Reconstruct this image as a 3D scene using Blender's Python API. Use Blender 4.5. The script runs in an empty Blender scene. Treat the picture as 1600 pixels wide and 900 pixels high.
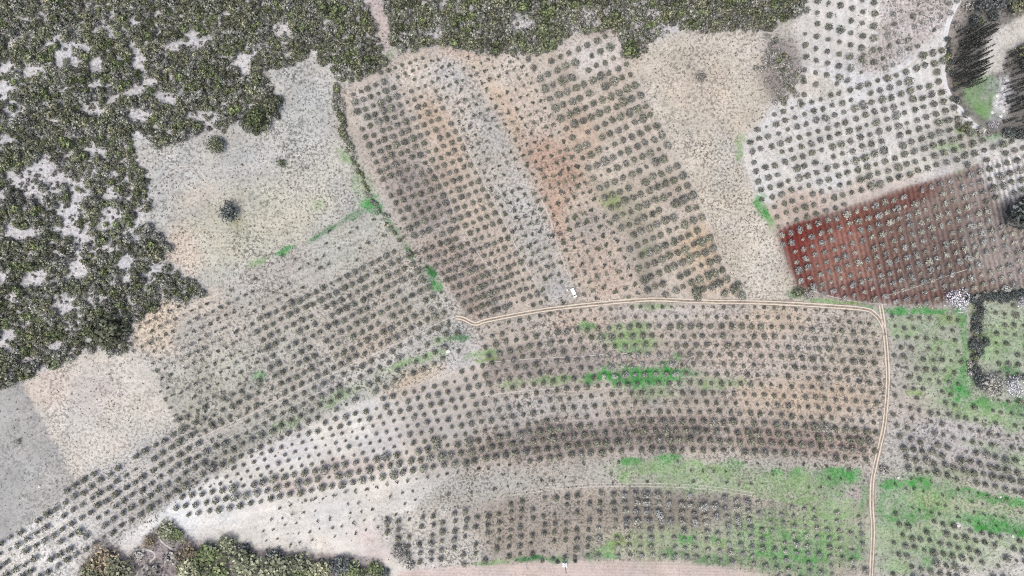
import bpy, math
import numpy as np
from mathutils import Matrix

# ------------------------------------------------------------------ camera, sky, sun, exposure
H = 426.0                      # flying height in metres
S = 0.4                        # metres per photo pixel at ground level
scene = bpy.context.scene
cam_data = bpy.data.cameras.new('camera')
cam_data.sensor_width = 36.0
cam_data.lens = 36.0 * H / 640.0
cam_data.clip_start = 1.0
cam_data.clip_end = 12000.0
cam = bpy.data.objects.new('camera', cam_data)
cam.location = (0, 0, H)
scene.collection.objects.link(cam)
scene.camera = cam

SUN_EL, SUN_AZ = math.radians(70), math.radians(215)      # high sun behind thin cloud
world = bpy.data.worlds.new('World')
scene.world = world
world.use_nodes = True
wn = world.node_tree
wn.nodes.clear()
w_out = wn.nodes.new('ShaderNodeOutputWorld')
w_bg = wn.nodes.new('ShaderNodeBackground')
w_sky = wn.nodes.new('ShaderNodeTexSky')
w_sky.sky_type = 'NISHITA'
w_sky.sun_disc = False
w_sky.sun_elevation = SUN_EL
w_sky.sun_rotation = SUN_AZ
w_sky.air_density = 0.7
w_sky.dust_density = 3.5
w_sky.ozone_density = 0.6
w_bg.inputs['Strength'].default_value = 0.14
wn.links.new(w_sky.outputs[0], w_bg.inputs['Color'])
wn.links.new(w_bg.outputs[0], w_out.inputs['Surface'])

sun_data = bpy.data.lights.new('sun', 'SUN')
sun_data.energy = 1.3
sun_data.angle = math.radians(32)
sun_data.color = (1.0, 0.99, 0.85)
sun = bpy.data.objects.new('sun', sun_data)
# sky sun_rotation is measured clockwise from +Y
sd = (math.sin(SUN_AZ) * math.cos(SUN_EL), math.cos(SUN_AZ) * math.cos(SUN_EL), math.sin(SUN_EL))
from mathutils import Vector
sun.rotation_euler = Vector(sd).to_track_quat('Z', 'Y').to_euler()
sun.location = (0, 0, 300)
scene.collection.objects.link(sun)

vs = scene.view_settings
vs.view_transform = 'Standard'
vs.look = 'None'
vs.gamma = 1.0
vs.use_curve_mapping = False
vs.exposure = 0.72
scene.cycles.use_denoising = False
scene.cycles.pixel_filter_type = 'BLACKMAN_HARRIS'
scene.cycles.filter_width = 1.1
scene.cycles.max_bounces = 4
scene.cycles.diffuse_bounces = 2

rng = np.random.default_rng(11)
KALB = 0.70                    # photo brightness -> surface albedo


def lin(c):
    c = np.asarray(c, float) / 255.0
    return np.where(c <= 0.04045, c / 12.92, ((c + 0.055) / 1.055) ** 2.4)


def alb(*c):
    v = lin(c) * KALB
    g_ = v.mean()
    if c[1] <= max(c[0], c[2]):          # soils are a little greyer than they photograph
        v = g_ + (v - g_) * 0.78
    return v


# ------------------------------------------------------------------ noise
_perm = np.random.default_rng(5).random((512, 512))


def vnoise(x, y):
    xi = np.floor(x).astype(int)
    yi = np.floor(y).astype(int)
    fx = x - xi
    fy = y - yi
    fx = fx * fx * (3 - 2 * fx)
    fy = fy * fy * (3 - 2 * fy)
    a = _perm[xi & 511, yi & 511]
    b = _perm[(xi + 1) & 511, yi & 511]
    c = _perm[xi & 511, (yi + 1) & 511]
    d = _perm[(xi + 1) & 511, (yi + 1) & 511]
    return (a * (1 - fx) + b * fx) * (1 - fy) + (c * (1 - fx) + d * fx) * fy


def fbm(x, y, scale, octaves=4, seed=0):
    """-1..1, x and y in pixels, scale in pixels"""
    x = np.asarray(x, float) / scale + 17.3 * seed
    y = np.asarray(y, float) / scale + 9.1 * seed
    s = 0
    a = 1.0
    t = 0
    for i in range(octaves):
        s = s + a * (vnoise(x * 2 ** i + 31.7 * i, y * 2 ** i + 11.9 * i) - 0.5) * 2
        t += a
        a *= 0.5
    return s / t


def smooth(e0, e1, v):
    t = np.clip((v - e0) / (e1 - e0), 0, 1)
    return t * t * (3 - 2 * t)


# ------------------------------------------------------------------ terrain
def terrain(x, y):
    """height in metres: hillside rising under the scrub, gentle swells elsewhere"""
    x = np.asarray(x, float)
    y = np.asarray(y, float)
    hill = 9.0 * smooth(60, 420, (-x) * 0.75 + y * 0.75) + 4.0 * smooth(90, 260, y)
    sw = 1.2 * np.sin(x / 61.0 + 0.6) * np.sin(y / 47.0 - 0.4) + 1.4
    far = smooth(800, 1600, np.hypot(x, y))
    return (hill + sw) * (1 - far)


def ground(px, py):
    """photo pixel -> world point on the ground"""
    px = np.asarray(px, float)
    py = np.asarray(py, float)
    gx = (px - 800.0) * S
    gy = (450.0 - py) * S
    h = np.zeros_like(gx)
    x, y = gx, gy
    for _ in range(5):
        h = terrain(x, y)
        f = (H - h) / H
        x, y = gx * f, gy * f
    return x, y, h


def gpt(px, py):
    x, y, h = ground(np.array([px]), np.array([py]))
    return Vector((float(x[0]), float(y[0]), float(h[0])))


def pscale(h):
    return S * (H - h) / H


# ------------------------------------------------------------------ mesh helpers
C = scene.collection


def mk_mesh(name, V, faces, col=None, mats=(), fmat=None, smooth_shade=False):
    """faces: list of int arrays (m,k); col: per-vertex rgb"""
    me = bpy.data.meshes.new(name)
    V = np.ascontiguousarray(V, dtype=np.float32)
    me.vertices.add(len(V))
    me.vertices.foreach_set('co', V.ravel())
    faces = [np.asarray(f, dtype=np.int32) for f in faces if len(f)]
    loops = np.concatenate([f.ravel() for f in faces])
    counts = np.concatenate([np.full(len(f), f.shape[1], dtype=np.int32) for f in faces])
    starts = np.concatenate([[0], np.cumsum(counts)[:-1]]).astype(np.int32)
    me.loops.add(len(loops))
    me.loops.foreach_set('vertex_index', loops)
    me.polygons.add(len(counts))
    me.polygons.foreach_set('loop_start', starts)
    try:
        me.polygons.foreach_set('loop_total', counts)
    except Exception:
        pass
    for m in mats:
        me.materials.append(m)
    if fmat is not None:
        me.polygons.foreach_set('material_index', np.asarray(fmat, dtype=np.int32))
    if smooth_shade:
        me.polygons.foreach_set('use_smooth', np.ones(len(counts), dtype=bool))
    if col is not None:
        at = me.attributes.new('tint', 'FLOAT_COLOR', 'POINT')
        c4 = np.ones((len(V), 4), dtype=np.float32)
        c4[:, :3] = col
        at.data.foreach_set('color', c4.ravel())
    me.update(calc_edges=True)
    me.validate()
    return me


class Acc:
    """collects geometry for one mesh"""

    def __init__(self):
        self.V, self.F3, self.F4, self.C, self.M3, self.M4 = [], [], [], [], [], []
        self.n = 0

    def add(self, V, f3=None, f4=None, col=None, mat=0):
        V = np.asarray(V, float)
        self.V.append(V)
        if f3 is not None and len(f3):
            f = np.asarray(f3) + self.n
            self.F3.append(f)
            self.M3.append(np.full(len(f), mat))
        if f4 is not None and len(f4):
            f = np.asarray(f4) + self.n
            self.F4.append(f)
            self.M4.append(np.full(len(f), mat))
        if col is None:
            col = (0.5, 0.5, 0.5)
        self.C.append(np.broadcast_to(np.asarray(col, float), (len(V), 3)))
        self.n += len(V)
        return self

    def arrays(self):
        V = np.concatenate(self.V)
        Cc = np.concatenate(self.C)
        f3 = np.concatenate(self.F3) if self.F3 else np.zeros((0, 3), int)
        f4 = np.concatenate(self.F4) if self.F4 else np.zeros((0, 4), int)
        return V, f3, f4, Cc

    def mesh(self, name, mats, smooth_shade=False):
        V, f3, f4, Cc = self.arrays()
        fm = np.concatenate((self.M3 or []) + (self.M4 or []))
        return mk_mesh(name, V, [f3, f4], Cc, mats, fm, smooth_shade)


def link(name, me, parent=None, loc=None, rotz=0.0, scale=None):
    o = bpy.data.objects.new(name, me)
    C.objects.link(o)
    if parent is not None:
        o.parent = parent
    if loc is not None:
        o.location = loc
    if rotz:
        o.rotation_euler = (0, 0, rotz)
    if scale is not None:
        o.scale = scale if hasattr(scale, '__len__') else (scale, scale, scale)
    return o


def tag(o, label=None, cat=None, group=None, kind=None):
    if label:
        o['label'] = label
    if cat:
        o['category'] = cat
    if group:
        o['group'] = group
    if kind:
        o['kind'] = kind
    return o


# ------------------------------------------------------------------ materials
def new_mat(name):
    m = bpy.data.materials.new(name)
    m.use_nodes = True
    nt = m.node_tree
    nt.nodes.clear()
    out = nt.nodes.new('ShaderNodeOutputMaterial')
    b = nt.nodes.new('ShaderNodeBsdfPrincipled')
    b.inputs['Roughness'].default_value = 0.95
    b.inputs['Specular IOR Level'].default_value = 0.08
    nt.links.new(b.outputs[0], out.inputs[0])
    return m, nt, b


def node(nt, t, **kw):
    n = nt.nodes.new(t)
    for k, v in kw.items():
        setattr(n, k, v)
    return n


def math_node(nt, op, a, b=None, c=None, clamp=False):
    n = nt.nodes.new('ShaderNodeMath')
    n.operation = op
    n.use_clamp = clamp
    for i, v in enumerate((a, b, c)):
        if v is None:
            continue
        if isinstance(v, (int, float)):
            n.inputs[i].default_value = v
        else:
            nt.links.new(v, n.inputs[i])
    return n.outputs[0]


def ramp(nt, fac, lo, hi, out_lo, out_hi):
    n = nt.nodes.new('ShaderNodeMapRange')
    n.interpolation_type = 'SMOOTHSTEP'
    nt.links.new(fac, n.inputs[0])
    n.inputs[1].default_value = lo
    n.inputs[2].default_value = hi
    n.inputs[3].default_value = out_lo
    n.inputs[4].default_value = out_hi
    return n.outputs[0]


def noise(nt, vec, scale, detail=2.0, rough=0.55):
    n = nt.nodes.new('ShaderNodeTexNoise')
    n.inputs['Scale'].default_value = scale
    n.inputs['Detail'].default_value = detail
    n.inputs['Roughness'].default_value = rough
    nt.links.new(vec, n.inputs['Vector'])
    return n.outputs[0]


def soil_material():
    """soil colour from the field survey attribute; clods, dry stalks and stones as fine procedural grain,
    plough lines from the row coordinate"""
    m, nt, b = new_mat('soil')
    col = node(nt, 'ShaderNodeAttribute', attribute_name='tint').outputs['Color']
    weed = node(nt, 'ShaderNodeAttribute', attribute_name='weed').outputs['Fac']
    furrow = node(nt, 'ShaderNodeAttribute', attribute_name='furrow').outputs['Fac']
    ftone = node(nt, 'ShaderNodeAttribute', attribute_name='ftone').outputs['Fac']
    pos = node(nt, 'ShaderNodeNewGeometry').outputs['Position']
    n1 = noise(nt, pos, 0.62, 3.0, 0.6)
    n2 = noise(nt, pos, 1.15, 2.0, 0.6)
    n3 = noise(nt, pos, 0.055, 3.0, 0.6)
    # dark stalk and clod specks
    dark = ramp(nt, n1, 0.40, 0.53, 1.0, 0.0)
    light = ramp(nt, n2, 0.52, 0.66, 0.0, 1.0)
    dk = math_node(nt, 'MULTIPLY', dark, weed)
    dk = math_node(nt, 'MULTIPLY', dk, 0.44)
    lt = math_node(nt, 'MULTIPLY', light, weed)
    lt = math_node(nt, 'MULTIPLY', lt, 0.28)
    f = math_node(nt, 'SUBTRACT', 1.0, dk)
    f = math_node(nt, 'ADD', f, lt)
    big = ramp(nt, n3, 0.3, 0.7, 0.93, 1.07)
    f = math_node(nt, 'MULTIPLY', f, big)
    fine = ramp(nt, noise(nt, pos, 2.6, 1.0), 0.3, 0.7, 0.9, 1.1)
    f = math_node(nt, 'MULTIPLY', f, fine)
    # plough lines
    w = math_node(nt, 'MULTIPLY', furrow, 2 * math.pi)
    w = math_node(nt, 'ADD', w, math_node(nt, 'MULTIPLY', n1, 0.9))
    sn = math_node(nt, 'SINE', w)
    st = math_node(nt, 'MULTIPLY', sn, ftone)
    f = math_node(nt, 'MULTIPLY', f, math_node(nt, 'ADD', 1.0, st))
    mul = node(nt, 'ShaderNodeVectorMath', operation='SCALE')
    nt.links.new(col, mul.inputs[0])
    nt.links.new(f, mul.inputs['Scale'])
    nt.links.new(mul.outputs[0], b.inputs['Base Color'])
    bump = node(nt, 'ShaderNodeBump')
    bump.inputs['Strength'].default_value = 0.7
    bump.inputs['Distance'].default_value = 0.35
    nt.links.new(n1, bump.inputs['Height'])
    nt.links.new(bump.outputs[0], b.inputs['Normal'])
    return m


def track_material(name, c, var=0.12, sc=0.8):
    m, nt, b = new_mat(name)
    pos = node(nt, 'ShaderNodeNewGeometry').outputs['Position']
    n1 = noise(nt, pos, sc, 3.0, 0.6)
    f = ramp(nt, n1, 0.3, 0.7, 1 - var, 1 + var)
    mul = node(nt, 'ShaderNodeVectorMath', operation='SCALE')
    mul.inputs[0].default_value = tuple(c)
    nt.links.new(f, mul.inputs['Scale'])
    nt.links.new(mul.outputs[0], b.inputs['Base Color'])
    return m


def leaf_material(name, trans=0.15):
    m, nt, b = new_mat(name)
    col = node(nt, 'ShaderNodeAttribute', attribute_name='tint').outputs['Color']
    oi = node(nt, 'ShaderNodeObjectInfo')
    pos = node(nt, 'ShaderNodeNewGeometry').outputs['Position']
    n1 = noise(nt, pos, 1.4, 2.0)
    f = ramp(nt, n1, 0.3, 0.7, 0.8, 1.2)
    r = ramp(nt, oi.outputs['Random'], 0.0, 1.0, 0.78, 1.2)
    f = math_node(nt, 'MULTIPLY', f, r)
    mul = node(nt, 'ShaderNodeVectorMath', operation='SCALE')
    nt.links.new(col, mul.inputs[0])
    nt.links.new(f, mul.inputs['Scale'])
    nt.links.new(mul.outputs[0], b.inputs['Base Color'])
    b.inputs['Roughness'].default_value = 0.7
    b.inputs['Specular IOR Level'].default_value = 0.2
    return m


def plain_material(name, c, rough=0.6, spec=0.3, metal=0.0, var=0.08, sc=3.0):
    m, nt, b = new_mat(name)
    pos = node(nt, 'ShaderNodeTexCoord').outputs['Object']
    f = ramp(nt, noise(nt, pos, sc, 3.0), 0.3, 0.7, 1 - var, 1 + var)
    mul = node(nt, 'ShaderNodeVectorMath', operation='SCALE')
    mul.inputs[0].default_value = tuple(c)
    nt.links.new(f, mul.inputs['Scale'])
    nt.links.new(mul.outputs[0], b.inputs['Base Color'])
    b.inputs['Roughness'].default_value = rough
    b.inputs['Specular IOR Level'].default_value = spec
    b.inputs['Metallic'].default_value = metal
    return m


M_SOIL = soil_material()
M_LEAF = leaf_material('foliage')
M_BARK = plain_material('bark', (0.16, 0.13, 0.10), 0.9, 0.1, 0, 0.3, 6.0)
M_RUT = track_material('bare_wheel_rut', alb(226, 210, 188))
M_PALERUT = track_material('pale_road_surface', alb(222, 221, 224), 0.1)
M_TRACKBED = track_material('track_bed', alb(158, 144, 128), 0.3, 0.5)
M_PATHLINE = track_material('trodden_soil', alb(202, 195, 186), 0.2, 0.7)
M_WHITE = plain_material('white_paint', (0.78, 0.79, 0.80), 0.35, 0.5, 0, 0.03)
M_GLASS = plain_material('dark_glass', (0.02, 0.025, 0.03), 0.1, 0.6, 0, 0.05)
M_RUBBER = plain_material('rubber', (0.02, 0.02, 0.02), 0.8, 0.2)
M_GREYMETAL = plain_material('grey_metal', (0.3, 0.31, 0.32), 0.4, 0.5, 0.6)
M_CONCRETE = plain_material('pale_concrete', (0.62, 0.62, 0.6), 0.85, 0.2, 0, 0.12)
M_STONE = plain_material('pale_stone', (0.62, 0.60, 0.57), 0.9, 0.15, 0, 0.2, 1.5)
M_STONE_TAN = plain_material('tan_stone', (0.50, 0.37, 0.24), 0.9, 0.15, 0, 0.2, 1.5)
M_BLACK = plain_material('dark_plastic', (0.015, 0.015, 0.017), 0.5, 0.3)
M_CLOTH = plain_material('white_sack', (0.72, 0.72, 0.7), 0.9, 0.1, 0, 0.1)
M_RED = plain_material('red_lens', (0.35, 0.02, 0.02), 0.3, 0.5)


# ------------------------------------------------------------------ the survey: outlines in photo pixels
def inpoly(px, py, poly):
    poly = np.asarray(poly, float)
    px = np.asarray(px, float)
    py = np.asarray(py, float)
    inside = np.zeros(px.shape, bool)
    x0, y0 = poly[-1]
    for x1, y1 in poly:
        if y0 != y1:
            c = ((y1 > py) != (y0 > py)) & (px < (x0 - x1) * (py - y1) / (y0 - y1) + x1)
            inside ^= c
        x0, y0 = x1, y1
    return inside


def polydist(px, py, line):
    """distance in pixels to a polyline"""
    line = np.asarray(line, float)
    d = np.full(np.shape(px), 1e9)
    for (x0, y0), (x1, y1) in zip(line[:-1], line[1:]):
        dx, dy = x1 - x0, y1 - y0
        t = np.clip(((px - x0) * dx + (py - y0) * dy) / (dx * dx + dy * dy), 0, 1)
        d = np.minimum(d, np.hypot(px - x0 - t * dx, py - y0 - t * dy))
    return d


FOREST_W = [(-900, -700), (560, -700), (572, 0), (584, 45), (594, 78), (603, 98), (575, 116), (548, 131), (530, 126), (515, 112), (505, 106),
            (497, 88), (488, 84), (470, 96), (440, 106), (420, 110), (404, 119), (425, 130), (446, 163), (440, 182), (424, 195),
            (403, 208), (385, 204), (370, 190), (350, 206), (320, 203), (300, 214), (270, 222), (245, 230), (226, 214),
            (204, 214), (211, 240), (225, 264), (235, 290), (238, 318), (226, 335), (216, 346), (240, 360), (262, 374),
            (268, 390), (255, 400), (266, 411), (290, 434), (321, 452), (314, 466), (290, 470), (256, 464), (248, 476),
            (235, 490), (210, 501), (204, 520), (205, 543), (182, 556), (160, 545), (130, 547), (112, 561), (90, 569),
            (70, 580), (40, 592), (20, 598), (0, 606), (-900, 900)]
FOREST_N = [(600, -700), (598, 0), (608, 40), (616, 76), (640, 79), (664, 76), (700, 72), (740, 82), (800, 85), (840, 82), (870, 75), (882, 60),
            (896, 50), (920, 50), (945, 45), (962, 44), (970, 56), (985, 91), (1002, 86), (1012, 66), (1040, 58), (1070, 46),
            (1100, 48), (1150, 46), (1186, 50), (1202, 55), (1216, 34), (1240, 24), (1262, 4), (1270, -700)]
PATH_N = [(560, -700), (572, 0), (584, 45), (594, 78), (603, 98), (616, 80), (608, 40), (598, 0), (600, -700)]
F_ALL = [(536, 142), (560, 128), (600, 106), (625, 88), (660, 78), (700, 73), (740, 83), (800, 86), (840, 83), (870, 76), (900, 55), (930, 48),
         (962, 45), (972, 58), (985, 90), (1000, 130), (1022, 172), (1046, 216), (1068, 262), (1088, 302), (1108, 350), (1128, 400),
         (1146, 440), (1166, 470), (1030, 467), (940, 474), (860, 483), (800, 492), (735, 504), (705, 462), (668, 410),
         (625, 352), (595, 302), (570, 242), (551, 190)]
L0 = [(545, 145), (554, 185), (571, 230), (592, 285), (615, 330), (650, 385), (692, 440), (736, 498)]
L1 = [(612, 106), (628, 156), (648, 210), (666, 246), (684, 276), (700, 306), (713, 342), (730, 368), (752, 404), (770, 430), (796, 484)]
L2 = [(664, 84), (684, 136), (703, 178), (722, 214), (740, 254), (760, 294), (776, 324), (796, 364), (812, 398), (832, 434), (852, 478)]
L3 = [(722, 88), (744, 128), (760, 156), (778, 188), (800, 226), (822, 270), (846, 312), (860, 344), (872, 386), (888, 430), (910, 472)]
L4 = [(812, 86), (837, 129), (861, 175), (887, 221), (912, 268), (935, 310), (958, 348), (976, 390), (994, 430), (1008, 466)]
L5 = [(967, 50), (984, 95), (998, 132), (1020, 174), (1043, 217), (1065, 262), (1085, 302), (1105, 350), (1124, 400), (1142, 440), (1158, 466)]


def band(a, b):
    return list(a) + list(reversed(b))


FIELD_A = [(497, 86), (517, 114), (527, 150), (541, 212), (560, 264), (572, 300), (592, 324), (540, 346), (480, 376), (440, 396),
           (400, 413), (360, 436), (334, 446), (321, 452), (290, 434), (266, 411), (255, 400), (268, 390), (262, 374), (240, 360), (216, 346),
           (238, 318), (235, 290), (211, 240), (204, 214), (300, 214), (370, 190), (403, 208), (446, 163), (404, 119), (440, 106)]
FIELD_B = [(334, 446), (400, 413), (480, 376), (540, 346), (592, 326), (625, 354), (668, 410), (705, 462), (720, 496), (650, 527),
           (560, 566), (480, 606), (400, 650), (330, 690), (268, 660), (240, 585), (205, 545), (204, 520), (210, 501), (256, 464), (290, 470), (314, 466), (321, 452)]
FIELD_C = [(34, 596), (70, 580), (112, 561), (160, 545), (182, 556), (206, 544), (236, 580), (256, 618), (272, 660), (240, 690), (180, 722), (118, 754),
           (92, 704), (62, 650)]
FIELD_D = [(-900, 900), (0, 606), (34, 596), (62, 650), (92, 704), (118, 754), (60, 810), (0, 848), (-900, 1300)]
TRACK_W = [(-80, 915), (0, 876), (60, 842), (128, 799), (200, 752), (275, 705), (330, 676), (400, 643), (480, 602), (565, 562), (650, 522), (695, 500), (712, 496)]
M_EDGE = [(150, 930), (165, 870), (182, 852), (205, 830), (250, 800), (300, 762), (345, 738), (380, 712), (440, 686), (480, 666), (540, 641), (600, 616), (650, 598), (700, 580), (752, 562), (800, 552)]
FIELD_E = [(-900, 1300), (0, 848), (60, 810), (118, 754), (180, 722), (240, 690), (272, 660), (330, 690), (400, 650), (480, 606), (560, 566), (650, 527), (720, 496), (742, 506),
           (800, 494), (800, 552), (752, 562), (700, 580), (650, 598), (600, 616), (540, 641), (480, 666), (440, 686), (380, 712), (345, 738),
           (300, 762), (250, 800), (205, 830), (182, 852), (165, 870), (120, 900), (100, 1300)]
TRACK_1 = [(712, 496), (724, 498), (742, 506), (760, 501), (800, 493), (860, 483), (940, 474), (1000, 469), (1030, 468), (1100, 471), (1200, 473), (1290, 478),
           (1350, 483), (1366, 490), (1376, 502), (1382, 520), (1386, 560), (1387, 600), (1382, 660), (1376, 690), (1368, 725), (1363, 752), (1362, 790), (1364, 830), (1361, 900), (1361, 960)]
TRACK_STUB = [(1376, 477), (1379, 495), (1383, 524)]
FIELD_G = [(985, 90), (1012, 66), (1070, 46), (1150, 46), (1202, 55), (1196, 90), (1192, 130), (1206, 160), (1190, 192), (1160, 215),
           (1152, 240), (1172, 292), (1212, 352), (1226, 402), (1242, 445), (1248, 470), (1166, 470), (1146, 440), (1108, 350),
           (1068, 262), (1022, 172)]
SCRUB_GREY = [(1192, 66), (1215, 60), (1243, 66), (1253, 100), (1246, 130), (1226, 156), (1206, 162), (1191, 132), (1190, 92)]
FIELD_H = [(1258, -700), (1258, 0), (1240, 40), (1250, 75), (1254, 104), (1240, 136), (1206, 162), (1190, 192), (1162, 215), (1158, 240), (1176, 292), (1213, 360),
           (1300, 330), (1380, 304), (1450, 282), (1500, 266), (1560, 248), (1620, 236), (1900, 200), (1900, 170), (1600, 222), (1556, 212), (1530, 196), (1500, 172), (1482, 146), (1473, 108),
           (1476, 72), (1482, 40), (1500, 0), (1520, -700)]
PARCEL_H = [(1378, -700), (1378, 0), (1374, 66), (1346, 78), (1332, 96), (1344, 114), (1384, 112), (1420, 92), (1440, 70), (1474, 46), (1498, 0), (1515, -700)]
FIELD_I = [(1213, 360), (1300, 330), (1380, 304), (1450, 282), (1500, 266), (1560, 248), (1620, 236), (2200, 100), (2200, 300), (1600, 448), (1550, 458), (1500, 470), (1450, 477), (1400, 479), (1350, 473),
           (1290, 462), (1246, 448), (1228, 402)]
NE_CORNER = [(1520, -700), (1500, 0), (1482, 40), (1476, 72), (1473, 108), (1482, 146), (1500, 172), (1530, 196), (1556, 212), (1600, 222), (1900, 170), (2600, 100), (2600, -700)]
SAND_NE = [(1600, 22), (1580, 34), (1560, 42), (1545, 62), (1530, 92), (1522, 122), (1545, 118), (1568, 110), (1572, 84), (1600, 68), (1640, 60), (1640, 10)]
LAWN_NE = [(1504, 140), (1515, 128), (1540, 119), (1556, 122), (1560, 134), (1552, 158), (1548, 178), (1542, 190), (1524, 176), (1508, 158)]
ROCK_NE = [(1556, 122), (1578, 112), (1580, 150), (1576, 186), (1560, 192), (1543, 189), (1548, 178), (1552, 158), (1560, 134)]
WHITE_LOOP = [(1498, 0), (1486, 24), (1479, 46), (1475, 80), (1474, 112), (1480, 142), (1494, 164), (1508, 182), (1522, 196), (1540, 205)]
DIRT_ROAD = [(612, 1300), (614, 902), (630, 892), (660, 888), (720, 885), (800, 881), (860, 878), (920, 876), (1000, 876), (1060, 878), (1110, 883), (1160, 892), (1200, 902), (1400, 940), (1700, 1300)]
WOOD_SW = [(110, 1300), (125, 905), (136, 868), (158, 848), (182, 856), (200, 868), (218, 852), (236, 828), (258, 812), (282, 826), (304, 842), (346, 850), (380, 852), (440, 862), (520, 866), (576, 872), (604, 888), (612, 905), (612, 1300)]
LINE_P = [(590, 806), (640, 800), (707, 790), (760, 781), (800, 774), (860, 766), (920, 761), (980, 760), (1040, 761), (1100, 764), (1180, 775), (1260, 785), (1320, 792), (1365, 800)]
FIELD_K = [(1385, 482), (1450, 479), (1510, 472), (1512, 520), (1512, 570), (1520, 602), (1545, 616), (1600, 612), (2400, 560), (2400, 1400), (1363, 1400), (1363, 800), (1366, 745), (1382, 670), (1388, 600), (1387, 550)]
FIELD_L = [(1510, 472), (1550, 459), (1600, 449), (2200, 300), (2400, 560), (1600, 612), (1545, 616), (1520, 602), (1512, 570)]

# knots of the curved rows in the lower fields: x, first row y, 13th row y
RK = np.array([(200, 708, 795), (289, 670, 775), (345, 645, 766), (400, 622, 755), (450, 603, 743), (510, 585, 732), (585, 562, 717), (633, 548, 707), (684, 533, 699), (740, 518, 690), (800, 503, 680),
               (860, 491, 671), (900, 486, 666), (1000, 480, 658), (1100, 480, 658), (1200, 481, 662), (1300, 486, 669), (1370, 491, 676), (1400, 493, 679)], float)


def row_y(k, x):
    a = np.interp(x, RK[:, 0], RK[:, 1])
    b = np.interp(x, RK[:, 0], RK[:, 2])
    return np.where(np.asarray(k) <= 12, a + (b - a) * np.asarray(k) / 12.0, b + (np.asarray(k) - 12) * 14.6)


def row_k(px, py):
    a = np.interp(px, RK[:, 0], RK[:, 1])
    b = np.interp(px, RK[:, 0], RK[:, 2])
    return np.where(py <= b, (py - a) / (b - a) * 12, 12 + (py - b) / 14.6)


FIELD_J = [(742, 504), (800, 493), (860, 483), (940, 474), (1030, 468), (1100, 471), (1200, 473), (1290, 478), (1350, 483), (1376, 500), (1386, 560), (1387, 600), (1382, 660), (1368, 725), (1363, 752)] + \
          [(x, float(row_y(15.6, x))) for x in (1362, 1300, 1200, 1100, 1000, 900, 800, 700)] + \
          [(640, 772), (600, 790), (560, 830)] + [(700, 640), (752, 562), (740, 520)]
FIELD_M = [(182, 852), (205, 830), (250, 800), (300, 762), (345, 738), (380, 712), (440, 686), (480, 666), (540, 641), (600, 616), (650, 598), (700, 580), (752, 562),
           (760, 610), (740, 650), (720, 740), (680, 760), (640, 800), (612, 850), (640, 890), (612, 905), (580, 872), (440, 860), (346, 850), (304, 842), (258, 812), (200, 868)]
FIELD_N = [(700, 742)] + [(x, float(row_y(15.6, x))) for x in (800, 900, 1000, 1100, 1200, 1300, 1362)] + [(1362, 800)] + list(reversed(LINE_P[1:-1]))
FIELD_P = list(LINE_P) + [(1362, 1300), (1500, 1300), (1200, 902), (1160, 892), (1110, 883), (1060, 878), (1000, 876), (920, 876), (800, 881), (720, 885), (660, 888), (640, 890), (600, 850)]

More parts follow.
